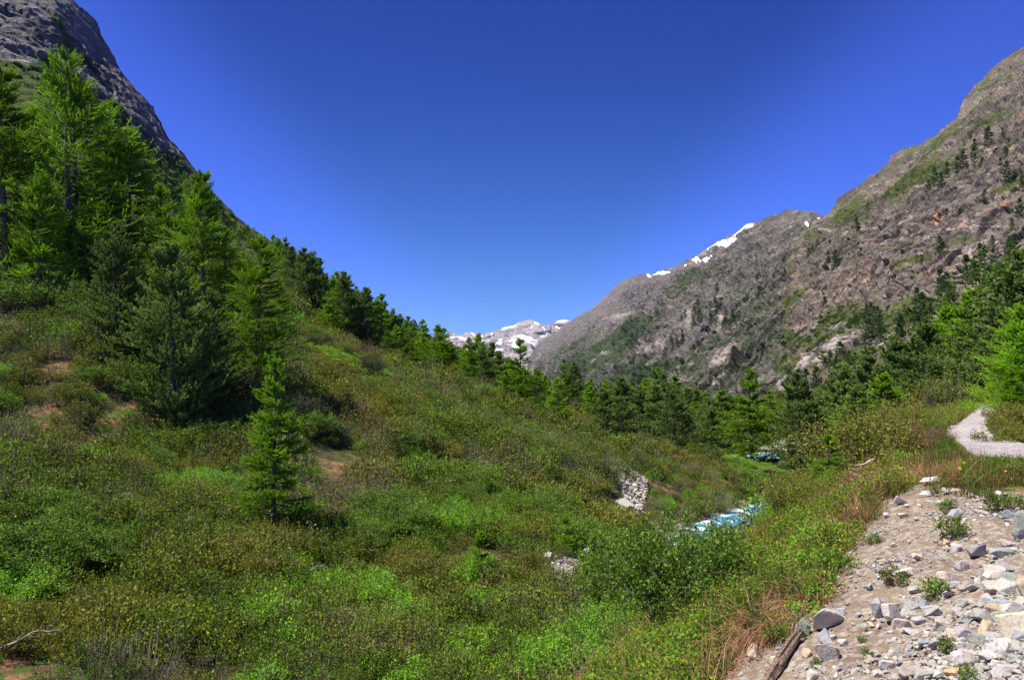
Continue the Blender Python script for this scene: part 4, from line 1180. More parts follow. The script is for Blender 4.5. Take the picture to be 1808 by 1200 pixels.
HERO = [  # kit, variant, px, top, distance, width, label
 ('larch_hero', 0, 128, 100, 62, 1.0, 'tallest bright green larch with twin tops against the left rock face'),
 ('larch_hero', 1, 12, 130, 58, 1.1, 'dark larch cut by the left edge of the picture beside the tallest larch'),
 ('larch_hero', 3, 232, 235, 64, 1.1, 'broad light green larch just right of the twin-topped larch'),
 ('larch_hero', 2, 190, 225, 70, 1.0, 'narrow larch squeezed behind the twin-topped larch and the broad one'),
 ('larch_hero', 1, 362, 308, 58, 1.0, 'pointed larch whose top stands against the sky at the cliff foot'),
 ('larch_hero', 2, 455, 420, 54, 1.05, 'rightmost of the big left larches, with a bare trunk showing low down'),
 ('larch_hero', 3, 68, 300, 56, .9, 'lower larch in shade under the tallest larch at far left'),
 ('larch_hero', 2, 285, 330, 62, .9, 'half-hidden larch between the broad larch and the pointed one'),
 ('larch_hero', 1, 398, 405, 60, .85, 'shorter larch tucked behind the right flank of the pointed larch'),
 ('larch_hero', 2, 332, 372, 66, 1.1, 'larch peeping over the front stone pine, left of the pointed larch'),
 ('larch_hero', 3, 428, 448, 63, 1.0, 'slender larch between the pointed larch and the bare-trunked one'),
 ('larch_hero', 1, 492, 492, 78, 1.0, 'outermost larch on the right of the left tree group, below the slope trees'),
 ('larch_hero', 2, 58, 195, 70, 1.1, 'larch with its top just left of the twin-topped larch'),
 ('pine_hero', 1, 262, 520, 52, 1.1, 'low shaded stone pine between the two front stone pines'),
 ('pine_hero', 1, 208, 405, 50, 1.0, 'dark grey-green stone pine left of the larger front stone pine'),
 ('pine_hero', 0, 308, 445, 47, 1.05, 'large dark conical stone pine in front of the left tree group'),
 ('pine_hero', 1, 372, 520, 50, 1.0, 'shaded stone pine in the dark gap right of the large conical one'),
 ('pine_hero', 2, 148, 420, 60, .9, 'black-green pine in deep shade behind the leftmost pale bushes'),
 ('larch_small', 0, 484, 636, 31, 1.0, 'lone young larch with curling bright shoots in the shrubs, lower left'),
 ('larch_small', 1, 998, 905, 33, 1.0, 'small bright larch sapling standing on the rubble patch'),
 ('larch_small', 1, 845, 935, 29, 1.1, 'small darker larch sapling among shrubs left of the rubble patch'),
 ('larch_small', 2, 1806, 540, 29, 1.1, 'vivid green larch overhanging the gravel road at the right edge'),
 ('larch_small', 2, 1785, 650, 27, 1.0, 'low vivid green young larch right beside the road bend'),
 ('larch_small', 1, 1466, 795, 21, 1.15, 'bright green larch sapling by the bleached dead branches on the bank'),
 ('larch_mid', 0, 1323, 655, 112, 1.0, 'tall larch with a bare trunk base standing alone on the streamside meadow'),
 ('pine_mid', 0, 1412, 666, 104, 1.05, 'dark tall stone pine beside the meadow boulder hollow'),
 ('pine_mid', 3, 1440, 695, 108, 1.1, 'dark stone pine adjoining the tall one on the right of the meadow'),
 ('pine_mid', 1, 1397, 770, 98, .9, 'little stone pine alone in the meadow before the big dark pines'),
 ('pine_mid', 2, 1625, 575, 88, 1.0, 'tall dense stone pine rising above the forest behind the road crest'),
 ('pine_mid', 0, 1538, 640, 96, 1.0, 'dense stone pine with lit crown between the meadow and the road crest'),
 ('pine_mid', 1, 1490, 650, 104, 1.0, 'slim stone pine left of the lit dense pine'),
 ('pine_mid', 3, 1560, 690, 84, 1.1, 'low spreading stone pine behind the yellowish bank bush'),
 ('pine_mid', 2, 1590, 605, 100, 1.0, 'stone pine shouldering the tallest pine from the left'),
 ('larch_mid', 1, 1672, 545, 96, 1.0, 'mid green larch right of the tallest dense pine'),
 ('pine_mid', 2, 1768, 478, 66, 1.2, 'large shaded stone pine behind the vivid larch at the road'),
 ('pine_mid', 0, 1812, 455, 60, 1.2, 'dark stone pine cut by the right edge of the picture'),
 ('larch_mid', 3, 1716, 512, 84, 1.1, 'soft green larch between the dense pines above the road crest'),
 ('pine_mid', 1, 1700, 600, 72, 1.2, 'shaded pine directly above the far end of the road'),
 ('pine_mid', 3, 1655, 640, 74, 1.1, 'low dark pine just left of where the road disappears'),
 ('larch_mid', 0, 918, 600, 128, 1.05, 'large layered larch in front of the snowy peaks'),
 ('larch_mid', 1, 893, 655, 112, .9, 'young bright larch at the foot of the large layered larch'),
 ('pine_mid', 3, 1011, 642, 150, .85, 'narrow nearly black pine in the middle of the valley tree line'),
 ('larch_mid', 2, 843, 590, 150, .9, 'see-through spruce-like larch against the snow peaks'),
 ('pine_mid', 1, 880, 622, 140, .95, 'dark stone pine between the see-through larch and the layered larch'),
 ('larch_mid', 1, 748, 565, 165, 1.0, 'tall larch breaking the skyline where the left slope ends'),
 ('pine_mid', 0, 722, 562, 168, .9, 'flat-topped pine on the skyline beside the tall larch'),
 ('larch_mid', 3, 778, 581, 160, .95, 'pointed larch just left of the first grey peak'),
 ('larch_mid', 0, 580, 516, 145, 1.05, 'bright larch standing alone on the green slope above the clearing'),
 ('larch_mid', 2, 950, 650, 125, 1.0, 'mid green larch right of the large layered larch'),
 ('larch_mid', 0, 985, 668, 118, 1.0, 'broad leafy larch before the nearly black narrow pine'),
 ('pine_mid', 2, 1165, 655, 140, 1.05, 'twin-crowned tall pine in the middle of the forest edge'),
 ('larch_mid', 1, 1190, 664, 138, 1.0, 'larch leaning on the twin-crowned pine from the right'),
 ('pine_mid', 0, 1228, 692, 135, 1.0, 'layered dark pine with drooping tiers at the forest edge'),
 ('larch_mid', 0, 1272, 690, 140, .95, 'soft pale green larch right of the tiered dark pine'),
 ('larch_mid', 1, 1243, 735, 122, .8, 'small pointed larch in front of the tiered dark pine'),
 ('larch_mid', 3, 1140, 668, 145, 1.0, 'feathery larch left of the twin-crowned pine'),
 ('larch_mid', 0, 1088, 682, 150, 1.0, 'larch at the forest edge above the bush ridge, left of the feathery one'),
 ('larch_mid', 2, 700, 575, 150, 1.05, 'dense rounded larch below the flat-topped skyline pine'),
 ('larch_mid', 1, 782, 645, 105, .8, 'small bright larch before the long bush row'),
]
for kit, var, px, top, D, w, lab in HERO:
    tree_top(kit, var, px, top, D, lab, width=w * (1.3 if kit.endswith('mid') else 1.0))

# a dead-straight list for the skyline group on the left slope and forests that read as many like trees
def forest(label, group, poly, n, kits, h0, h1, dmin=60, dmax=2500, seed=0, wide=1.0, shrink=None, lab2=None, gap=0.0):
    r = rs(seed); P = np.array(poly)
    got = 0; tries = 0; out = []
    qx = r.uniform(P[:, 0].min(), P[:, 0].max(), n * 12); qy = r.uniform(P[:, 1].min(), P[:, 1].max(), n * 12)
    k = in_poly(qx, qy, poly); qx, qy = qx[k], qy[k]
    D = surf_depth(qx, qy); k = (D > dmin) & (D < dmax); qx, qy, D = qx[k], qy[k], D[k]
    for a, c, d in zip(qx, qy, D):
        if got >= n: break
        if any((a - e) ** 2 + (c - f) ** 2 < gap ** 2 for e, f in out): continue
        out.append((a, c)); got += 1
        kit = kits[r.randint(len(kits))]
        p = at(a, c, d)
        lb, gp = (label, group) if (kit.startswith('pine') or lab2 is None) else lab2
        tree(kit, r.randint(8), (p[0], p[1], p[2] - .2), r.uniform(h0, h1), lb, gp, width=r.uniform(.95, 1.35) * wide)
def forest_ground(label, group, tops, n, kits, dmin, dmax, seed, lab2=None, hmin=6, hmax=20, jit=16):
    """trees on the valley floor whose tips follow the uneven top line of the wood"""
    r = rs(seed)
    for i in range(n):
        px = r.uniform(tops[0][0], tops[-1][0]); D = r.uniform(dmin, dmax)
        if 1268 < px < 1470 and D < 132: continue      # the open meadow
        top = lerp_poly(tops, px) + r.uniform(0, jit) + (dmax - D) / (dmax - dmin) * r.uniform(0, 34)
        kit = kits[r.randint(len(kits))]
        x, y, zt = at(px, top, D); z0 = float(H(np.array([x]), np.array([y]))[0]); h = float(zt) - z0
        if h < hmin or h > hmax: continue
        lb, gp = (label, group) if (kit.startswith('pine') or lab2 is None) else lab2
        tree(kit, r.randint(8), (x, y, z0 - .1), h, lb, gp, width=r.uniform(1.15, 1.6))

forest_ground('stone pine among its like in the wood between the meadow and the right edge', 'pines of the wood behind the road', [(1360,720),(1460,700),(1530,660),(1600,620),(1680,560),(1760,520),(1850,470)], 105, ['pine_mid', 'larch_mid'], 70, 185, 5,
              ('larch among the pines of the wood between the meadow and the right edge', 'larches of the wood behind the road'))
forest_ground('stone pine in the line of trees closing the valley floor', 'pines closing the valley', [(800,628),(900,642),(1000,655),(1080,668),(1200,676),(1300,690),(1400,700)], 70, ['pine_mid', 'larch_mid', 'larch_mid', 'larch_mid'], 128, 235, 6,
              ('larch in the line of trees closing the valley floor', 'larches closing the valley'), hmin=4.5, jit=14)
forest_ground('tall stone pine in the front row of the wood that ends the shrub slope', 'front row pines of the valley wood', [(1030,672),(1140,662),(1250,690),(1330,684),(1400,672),(1480,650),(1560,622),(1640,590),(1720,545)], 62, ['pine_mid', 'pine_mid', 'larch_mid'], 104, 150, 36,
              ('tall larch in the front row of the wood that ends the shrub slope', 'front row larches of the valley wood'), hmin=6, hmax=24, jit=26)
forest_ground('stone pine standing close in the wood where the left slope meets the valley', 'pines where the left slope ends', [(615,548),(640,560),(700,580),(760,595),(820,618)], 46, ['pine_mid', 'larch_mid', 'larch_mid'], 125, 230, 16,
              ('larch standing close in the wood where the left slope meets the valley', 'larches where the left slope ends'), hmin=5, hmax=16, jit=14)
forest('stone pine on the brow where the shrub slope meets the valley wood', 'pines on the brow of the shrub slope', [(596,588),(640,606),(700,640),(760,662),(830,690),(900,706),(1000,726),(1090,742),(1200,752),(1200,738),(1080,716),(900,676),(760,630),(640,582)], 74, ['pine_mid', 'larch_mid', 'larch_mid', 'larch_mid'], 6, 9.5, 80, 420, 28,
       lab2=('larch on the brow where the shrub slope meets the valley wood', 'larches on the brow of the shrub slope'), gap=9)
forest('pine in the dark belt of trees crossing the left slope below its skyline', 'pines of the left slope', [(470,470),(520,480),(600,540),(700,590),(740,640),(640,618),(560,560),(500,520)], 60, ['pine_mid', 'larch_mid'], 8, 12, 80, 500, 8,
       lab2=('larch in the belt of trees crossing the left slope below its skyline', 'larches of the left slope'), gap=8)
forest('little pine high on the wooded flank below the left cliff', 'pines under the left cliff', [(150,215),(200,235),(270,290),(330,330),(400,400),(470,450),(600,520),(690,566),(640,570),(520,490),(440,460),(330,400),(180,290)], 84, ['pine_far', 'larch_far', 'larch_far'], 5, 9, 90, 900, 9,
       lab2=('little larch high on the wooded flank below the left cliff', 'larches under the left cliff'), gap=7)
for i, (px, base, h, kit) in enumerate([(484,452,11,'pine_far'),(497,456,12,'larch_far'),(519,478,11,'pine_far'),(533,520,18,'pine_far'),(546,515,16,'larch_far'),(556,512,17,'pine_far'),(566,520,16,'pine_far'),(574,510,10,'pine_far'),(527,500,15,'larch_far'),
                                         (586,504,5,'pine_far'),(602,512,5,'larch_far'),(620,522,4,'pine_far'),(430,402,6,'larch_far'),(448,414,6,'pine_far')]):
    tree_base(kit, i, px, base, h * .62, ('pine' if kit[0] == 'p' else 'larch') + ' whose tip breaks the skyline of the left slope', 'skyline ' + ('pines' if kit[0] == 'p' else 'larches') + ' on the left slope')
# scattered trees on the rocky right-hand side
forest('small dark pine in the forest band climbing the foot of the right mountain', 'pines in the band up the right mountain', [(1170,672),(1215,640),(1300,575),(1345,560),(1370,570),(1385,590),(1345,640),(1290,668),(1220,690)], 96, ['pine_far', 'larch_far'], 9, 14, 150, 1500, 10, wide=1.45,
       lab2=('small larch in the forest band climbing the foot of the right mountain', 'larches in the band up the right mountain'), gap=5)
forest('dark pine clinging to the rocky ledges of the right cliff', 'pines on the right cliff', [(1640,340),(1700,270),(1760,230),(1808,200),(1808,420),(1700,470),(1560,500),(1450,480),(1430,440),(1500,400)], 36, ['pine_far'], 4, 8, 100, 1500, 12, gap=10)
for px, base, h in ((1745,262,11),(1700,300,10),(1690,310,10),(1650,330,10),(1662,345,11),(1672,318,9),(1640,345,8),(1720,290,9),(1778,330,10),(1512,415,10),(1462,472,9),(1475,478,11),(1465,450,9),(1428,462,9),(1456,558,9),(1537,576,9),(1530,560,5)):
    tree_base('pine_far', int(px), px, base, h, 'dark pine clinging to the rocky ledges of the right cliff', 'pines on the right cliff')
forest('conifer on the grassy apron between the right cliff and the wood', 'pines on the apron under the right cliff', [(1410,640),(1440,600),(1500,560),(1540,570),(1640,520),(1740,470),(1808,440),(1808,520),(1700,570),(1600,635),(1500,690),(1400,715),(1380,690)], 66, ['pine_far', 'larch_far'], 6, 10.5, 100, 900, 13,
       lab2=('larch on the grassy apron between the right cliff and the wood', 'larches on the apron under the right cliff'), gap=9)
forest('tiny pine on the far grey ridge of the right mountain', 'pines on the far ridge', [(1190,560),(1250,500),(1300,560),(1280,590),(1200,620),(1160,640)], 22, ['pine_far'], 9, 14, 300, 3000, 14, gap=6)

# ------------------------------------------------------------------ bushes one can tell apart
rng = rs(21)
BUSH = {
 'willow': two_mat_mesh('willow_bush', *rod_leaves(rng, 70, 3.2, 2.1, 42, .10, .10, .012, .2, .40, 4, side_shoots=5), M['willow'], M['twig']),
 'bare': two_mat_mesh('bare_bush', *rod_leaves(rng, 60, 2.4, 1.1, 3, .06, .06, .014, .3, .35, 4, side_shoots=4), M['olive'], M['redtwig']),
 'bright': two_mat_mesh('bright_bush', *rod_leaves(rng, 110, 1.2, 1.5, 34, .050, .06, .008, .3, .45, 3, side_shoots=3), M['bright'], M['twig']),
 'round': two_mat_mesh('round_bush', *rod_leaves(rng, 70, 3.0, 2.4, 11, .17, .14, .02, .25, .55, 3, side_shoots=3), M['willow'], M['twig']),
 'olive': two_mat_mesh('olive_bush', *rod_leaves(rng, 70, 2.6, 2.4, 11, .16, .14, .02, .25, .55, 3, side_shoots=3), M['olive'], M['redtwig']),
 'dark': two_mat_mesh('dark_bush', *rod_leaves(rng, 90, 2.8, 1.7, 14, .13, .10, .02, .15, .45, 3, side_shoots=3), M['darkleaf'], M['twig']),
 'bank': two_mat_mesh('bank_bush', *rod_leaves(rng, 60, 1.5, 1.1, 16, .055, .06, .008, .25, .5, 3, side_shoots=4), M['olive'], M['redtwig']),
 'juniper': two_mat_mesh('juniper_bush', *rod_leaves(rng, 150, .9, 1.8, 26, .055, .05, .008, .3, .6, 3, side_shoots=3), M['olive'], M['redtwig']),
}
def split_two(me, nm):
    """foliage and stems of a bush as two meshes, so that each is a part"""
    n = len(me.polygons); mi = np.zeros(n, np.int32); me.polygons.foreach_get('material_index', mi)
    co = np.zeros(len(me.vertices) * 3, np.float32); me.vertices.foreach_get('co', co); co = co.reshape(-1, 3)
    lv = np.zeros(len(me.loops), np.int32); me.loops.foreach_get('vertex_index', lv); lv = lv.reshape(-1, 4)
    t = np.zeros(len(co), np.float32); me.attributes['tint'].data.foreach_get('value', t)
    nl = int((mi == 0).sum()) * 4
    return (mesh(nm + '_foliage', co[:nl], lv[mi == 0], {'tint': t[:nl]}, [me.materials[0]]), mesh(nm + '_stems', co[nl:], lv[mi == 1] - nl, {'tint': t[nl:]}, [me.materials[1]]))
BUSHP = {k: split_two(v, k) for k, v in BUSH.items()}
def bush(kind, px, base, label, sx=1.0, sz=1.0, D=None, rz=None, group=None, sy=None):
    if D is None: D = float(surf_depth(px, base)[0])
    P = at(px, base, D); z = float(H(P[:1], P[1:2])[0]) if D < 250 else P[2]
    t = thing('bush', label, 'bush', (P[0], P[1], z - .1), random.uniform(0, 6.28) if rz is None else rz, group, (sx, sy or sx, sz))
    obj('foliage', BUSHP[kind][0], t); obj('stems', BUSHP[kind][1], t)
for a in [
 ('willow', 1165, 1090, 'big willow bush with showing stems in the valley bottom before the river', 1.05, 1.0),
 ('willow', 1215, 1095, 'right half of the willow thicket, its dark stems leaning over the river view', .55, .60),
 ('willow', 1085, 1055, 'smaller willow bush at the left foot of the big willow by the rubble', .7, .62),
 ('bare', 1285, 1030, 'reddish nearly leafless bush before the turquoise water', .42, .45),
 ('bright', 1090, 1165, 'vivid green rounded dwarf bush at the bottom centre', 1.0, 1.0),
 ('bright', 1010, 1215, 'vivid green low bush at the bottom edge, left of the rounded one', 1.0, .9),
 ('bright', 1180, 1105, 'small vivid green bush under the big willow on its right', .65, .7),
 ('bright', 1040, 1035, 'little green bush growing out of the rubble patch', .45, .55),
 ('round', 838, 700, 'long brownish green bush in the row before the valley trees', 1.3, .8),
 ('olive', 800, 698, 'reddish bush at the left end of the row before the valley trees', .8, .7),
 ('round', 872, 700, 'green bush closing the right end of the row before the valley trees', .9, .75),
 ('round', 705, 668, 'broad low bush right of the dark upright bush in the clearing', 1.3, .85),
 ('dark', 655, 662, 'dark upright bush at the edge of the grassy clearing', .8, .95),
 ('olive', 605, 622, 'rust-tinted round bush above the grassy clearing', .9, .65),
 ('dark', 548, 612, 'dark bush at the upper left end of the clearing', 1.0, .6),
 ('round', 790, 760, 'large dark green bush mound in the middle of the shrub slope', 1.1, .85),
 ('round', 715, 785, 'green bush mound left of the large one in mid slope', 1.0, .7),
 ('round', 850, 775, 'smaller bush to the right of the large mound in mid slope', .7, .6),
 ('dark', 535, 745, 'blackish bush right behind the lone young larch', .95, .75),
 ('dark', 410, 700, 'blackish bush in the shade under the front stone pine', 1.3, .7),
 ('dark', 575, 770, 'dark bush below the blackish one, above the bare orange ground', .8, .5),
 ('round', 95, 545, 'pale leafy bush at the foot of the left tree group', 1.2, .85),
 ('round', 30, 540, 'pale leafy bush at the left edge under the dark larch', 1.2, .8),
 ('round', 165, 570, 'light green bush at the left side of the dark stone pines', 1.0, .7),
]:
    bush(*a)
for px, base, D, kind, sx, sz, lab in [
 (1512, 802, 22, 'bank', 1.5, 1.45, 'rounded yellowish bush crowning the bank left of the road'),
 (1562, 792, 23, 'bank', 1.3, 1.1, 'olive bush on the bank between the rounded bush and the tall stems'),
 (1615, 782, 22, 'bare', .5, .52, 'tall thin brownish stems on the bank beside the road'),
 (1660, 787, 20, 'bare', .36, .42, 'leggy brown plant overhanging the left edge of the road'),
 (1412, 948, 19, 'bank', .7, .8, 'leafy bush on the outer edge of the bank, right of the river'),
 (1590, 760, 26, 'bank', .9, .8, 'leafy bush behind the tall thin stems on the bank'),
 (1840, 772, 21, 'juniper', .8, .9, 'low juniper-like mound spilling to the right edge of the road'),
 (1800, 748, 25, 'juniper', .6, .7, 'smaller juniper mound where the road narrows'),
 (1840, 790, 18, 'juniper', .8, .6, 'juniper mound cut by the right edge above the road stones'),
 (1785, 712, 46, 'juniper', .9, 1.6, 'mossy mound right of the far end of the road')]:
    bush(kind, px, base, lab, sx, sz, D=D)

r_ = rs(91)
bx, by = band_points(r_, 20, 115, .105)
bz = H(bx, by); okb = ~bare_mask(bx, by, bz) & (fbm(bx / 9 + 5, by / 9, bx * 0, 3, 61) > -.12)
qx, qy = project(np.stack([bx, by, bz], -1)); okb &= (qx > -60) & (qx < 1500) & (qy < 1260) & ~in_poly(qx, qy, [(1150,840),(1480,760),(1500,880),(1400,1060),(1200,1060)]) & ~in_poly(qx, qy, [(395,860),(600,860),(600,1010),(395,1010)]) & ~in_poly(qx, qy, [(940,1000),(1090,1000),(1090,1140),(940,1140)])
for a, c, d in list(zip(bx[okb], by[okb], bz[okb]))[:262]:
    kd = ('round', 'willow', 'round', 'olive', 'dark')[r_.randint(5)] if c > 55 else ('willow', 'willow', 'bank', 'bright')[r_.randint(4)]
    sc_ = r_.uniform(.35, .62) if kd == 'willow' else r_.uniform(.35, .62) if kd in ('round', 'olive', 'dark') else r_.uniform(.7, 1.1)
    sc_ *= 1.22
    t = thing('bush', 'rounded bush standing out of the low shrub cover on the slope', 'bush', (a, c, d - .15), r_.uniform(0, 6.28), 'rounded bushes over the shrub slope', (sc_ * 1.15, sc_ * 1.15, sc_ * r_.uniform(.75, 1.05)))
    obj('foliage', BUSHP[kd][0], t); obj('stems', BUSHP[kd][1], t)

# small plants rooted in the scree
rng = rs(22)
SP = []
for k in range(4):
    lf, tw = rod_leaves(rng, 34, .19, .13, 13, .026, .014, .0022, .25, .45, 3)
    SP.append(split_two(two_mat_mesh(f'scree_plant_{k}', lf, tw, M['grass' if k % 2 else 'willow'], M['redtwig']), 'scree_plant'))
WH = [('behind the blue-grey stone near the top of the scree',1674,905,.9),('under the blue-grey stone near the top of the scree',1682,950,1.45),('alone on the smooth earth at upper left of the scree',1545,960,.75),
      ('left of the cream stones in the middle of the scree',1582,1032,1.2),('with long reddish stems beside the sloping pink stone',1649,1055,1.35),('low on the scree left of the purple-grey slab',1677,1153,1.15),
      ('tiny, below the tall upright stone',1523,1132,.5),('tiny and leafy, left of the bottom stones',1530,1158,.6),('sheltering under the turf at the left scree edge',1506,948,1.2),('near the top among pale pebbles at right',1762,902,1.3),
      ('at the bottom edge by the rusty stone',1711,1200,1.0),('sprouting beside the pale round boulder',1440,1174,.55),('between road gravel and scree at the top right',1795,898,1.0),('under the turf edge left of the log',1366,1135,1.2),
      ('by the speckled long stone at right',1784,1022,.5),('tuft on the turf tongue at the top of the scree',1660,872,1.0)]
for i, (w, px, base, s) in enumerate(WH):
    D = float(cast(px, base, 60)[0]); P = at(px, base, D); r = s * D / 9.0
    t = thing('scree_plant', 'small green plant ' + w if not w.startswith('t') else 'green plant, ' + w, 'plant', (P[0], P[1], P[2] - .01), random.uniform(0, 6), None, r)
    obj('leaves', SP[i % 4][0], t); obj('stems', SP[i % 4][1], t)

# ------------------------------------------------------------------ rocks one can tell apart
ROCKS = [(1593,884,28,19,'white','white wedge stone lying under the turf at the top left of the scree'),(1637,872,26,13,'pale','pale flat stone just below the top of the scree'),(1689,908,25,20,'blue','rounded blue-grey stone between two green plants'),
 (1721,972,42,28,'grey','angular grey slab with a pointed lower corner in the upper right scree'),(1770,975,44,25,'green','grey-green slab with a dark left tip, right of the pointed slab'),(1787,955,34,20,'pink','brownish pink stone above the grey-green slab'),
 (1776,995,33,19,'purple','knobbly stone tucked under the grey-green slab'),(1760,1012,46,27,'pale','long pale speckled stone under the knobbly one'),(1676,1020,40,22,'pink','pink speckled stone sloping down to the right'),
 (1698,998,22,18,'grey','small dark grey block above the sloping pink stone'),(1619,983,22,13,'cream','small cream stone in the middle of bare earth'),(1603,1008,46,16,'cream','flat cream ledge half buried in mid scree'),
 (1496,988,23,16,'blue','blue-grey rounded stone near the left turf edge'),(1575,1078,32,54,'pale','tall upright pale stone at the left of the stone cluster'),(1553,1074,26,34,'grey','flat grey stone leaning behind the tall upright one'),
 (1607,1067,46,22,'grey','ridged grey slab in the upper part of the stone cluster'),(1634,1066,22,20,'blue','small bluish stone ending the ridged slab'),(1600,1084,32,15,'grey','flat stone under the ridged slab'),
 (1645,1079,36,20,'pale','pale pointed stone at the right of the stone cluster'),(1592,1102,28,20,'pink','rusty pink stone at the bottom of the stone cluster'),(1617,1095,28,17,'pale','sloping stone in the middle of the stone cluster'),
 (1614,1112,38,14,'grey','thin wedge stone, lowest of the stone cluster'),(1658,1092,28,15,'green','smooth greenish stone lying apart right of the cluster'),(1620,1041,30,13,'grey','long low stone above the cluster'),
 (1457,1153,40,40,'pale','pale round boulder beside the rotten log'),(1419,1108,22,34,'green','grey-green upright stone at the upper end of the log'),(1459,1123,27,24,'blue','notched bluish stone above the pale round boulder'),
 (1462,1084,64,46,'pale','big half-buried pale block at the left scree edge'),(1484,1079,17,17,'blue','small bluish stone on the half-buried pale block'),(1425,1152,18,18,'tan','tan stone between the log and the pale round boulder'),
 (1489,1134,19,13,'pale','small flat stone right of the pale round boulder'),(1603,1185,40,26,'pink','pinkish stone at the bottom edge, left of the pale slab'),(1641,1190,44,21,'pale','pale slab at the bottom edge'),
 (1568,1174,26,17,'pale','small pale stone at the bottom, left of the pinkish one'),(1708,1118,48,27,'purple','purple-grey slab tilted left in the lower right pile'),(1731,1089,34,30,'grey','grey block above the purple-grey slab'),
 (1750,1075,34,24,'tan','tan and grey stone bridging over the grey block'),(1731,1131,42,23,'green','greenish pointed slab under the purple-grey slab'),(1793,1098,74,60,'cream','big cream boulder at the right edge of the picture'),
 (1745,1112,34,36,'tan','brown slab leaning on the left of the big cream boulder'),(1693,1161,30,24,'white','whitish stone low in the pile, right of the round green plant'),(1716,1163,26,24,'pink','brown-pink stone wedged right of the whitish one'),
 (1745,1162,30,26,'purple','bluish purple cracked stone low in the pile'),(1772,1184,46,23,'grey','grey angular stone at the bottom edge on the right'),(1768,1060,34,22,'grey','dark-faced stone resting above the big cream boulder'),
 (1741,1056,22,20,'pink','pinkish white stone above the tan and grey stone'),(1803,930,42,48,'green','large grey-green rock cut by the right edge near the top'),(1783,909,24,18,'blue','small bluish stone left of the large cut-off rock'),
 (1808,1032,28,54,'tan','tan rock cut by the right edge in mid scree'),(1669,958,16,15,'orange','small orange-brown stone below the larger green plant'),(1688,968,18,20,'purple','small mottled stone left of the pointed slab'),
 (1768,1144,34,20,'grey','grey stone under the big cream boulder'),(1597,910,22,9,'cream','small cream slab in the upper left scree'),(1565,909,10,9,'white','tiny whitish stone in the upper left scree'),
 (1725,955,14,13,'pink','small pink stone perched above the pointed slab'),(1519,1013,13,9,'pink','small pink stone on the bare earth slope at left'),(1537,1037,15,14,'blue','small blue-grey stone in the middle left of the scree'),
 (1430,1190,30,22,'pale','pale stone at the bottom edge right of the log'),(1680,866,34,10,'pale','flat pale stones at the turf edge on top of the scree'),(1645,848,40,14,'white','whitish outcrop at the very top of the scree'),
 (1684,1187,34,16,'orange','rusty orange stained stone at the bottom edge'),(1550,1190,22,16,'pale','small pale stone at the bottom edge, left of centre'),(1762,870,12,9,'white','small white stone at the top right under the grass'),
 (1368,1165,15,20,'cream','cream stone in the brown earth left of the log'),(1398,1148,11,10,'pale','little round stone just left of the log'),(1660,1190,26,14,'grey','grey stone filling the gap right of the pale slab'),
 (1330,1150,22,30,'tan','tan stone sticking out of the eroded earth under the turf'),(1343,1037,18,10,'white','white stone in the grass above the eroded tuft'),(1262,1090,20,12,'white','pale stone half hidden in the bank grass')]
rmesh = {}
def rock(px, py, w, h, col, label, D=None, group=None, seed=None, sink=.16, name='rock'):
    seed = int(px * 3 + py) if seed is None else seed
    if D is None: D = float(cast(px, min(py + h * .35, 1400), 60)[0])
    if np.isnan(D): return
    P = at(px, py + h * .35, D)
    wm, hm = w / F * D, h / F * D
    z = float(H(P[:1], P[1:2])[0])
    r = random.Random(seed)
    me = rock_mesh('rock', seed, [RM[col]], (wm * 1.28, min(wm, max(hm, wm * .5)) * 1.2, max(hm * 1.25, wm * .42)), r.randint(10, 16), .02 if wm > .12 else .012, .035, 2 if wm > .25 else 1)
    o = obj(name, me); o.location = (P[0], P[1], z + hm * (.5 - sink)); o.rotation_euler = (r.uniform(-.25, .25), r.uniform(-.3, .3), r.uniform(-.4, .4))
    o['label'] = label; o['category'] = 'rock'
    if group: o['group'] = group
for q in ROCKS: rock(*q)
for q in [(1100,832,34,30,'grey','big rounded boulder at the head of the rubble gully',60),(1104,858,36,40,'grey','second grey boulder beside the rubble gully',54),(1037,1003,26,24,'grey','largest split boulder on the rubble patch under the sapling',33),
          (1015,1000,18,14,'green','mossy boulder left of the split one on the rubble patch',33),(968,1012,18,20,'grey','dark boulder at the left rim of the rubble patch',32),
          (1305,812,30,15,'cream','pale furrowed boulder by the far stream',108),(1435,812,26,14,'pink','brown boulder in shade at the foot of the dark meadow pines',100),(1365,822,14,6,'pale','small flat rock lying in the meadow',101),
          (1195,765,16,9,'pink','pinkish boulder under the forest edge above the bush ridge',122),(1381,790,10,7,'pale','pale rock across the far stream',132),
          (1372,893,26,16,'grey','grey boulder on the far bank of the turquoise river',74),(1330,968,30,22,'white','white boulder at the near shore of the river',53),(1317,980,22,16,'pale','pale boulder lower on the near shore of the river',52),
          (1802,758,16,14,'white','white pointed rock on the right verge above the road',19),(1560,848,10,6,'pale','pale stone lost in the bank grass',15),(1684,818,9,7,'blue','little blue-grey stone in the grass beside the road',16)]:
    rock(*q[:6], D=q[6])
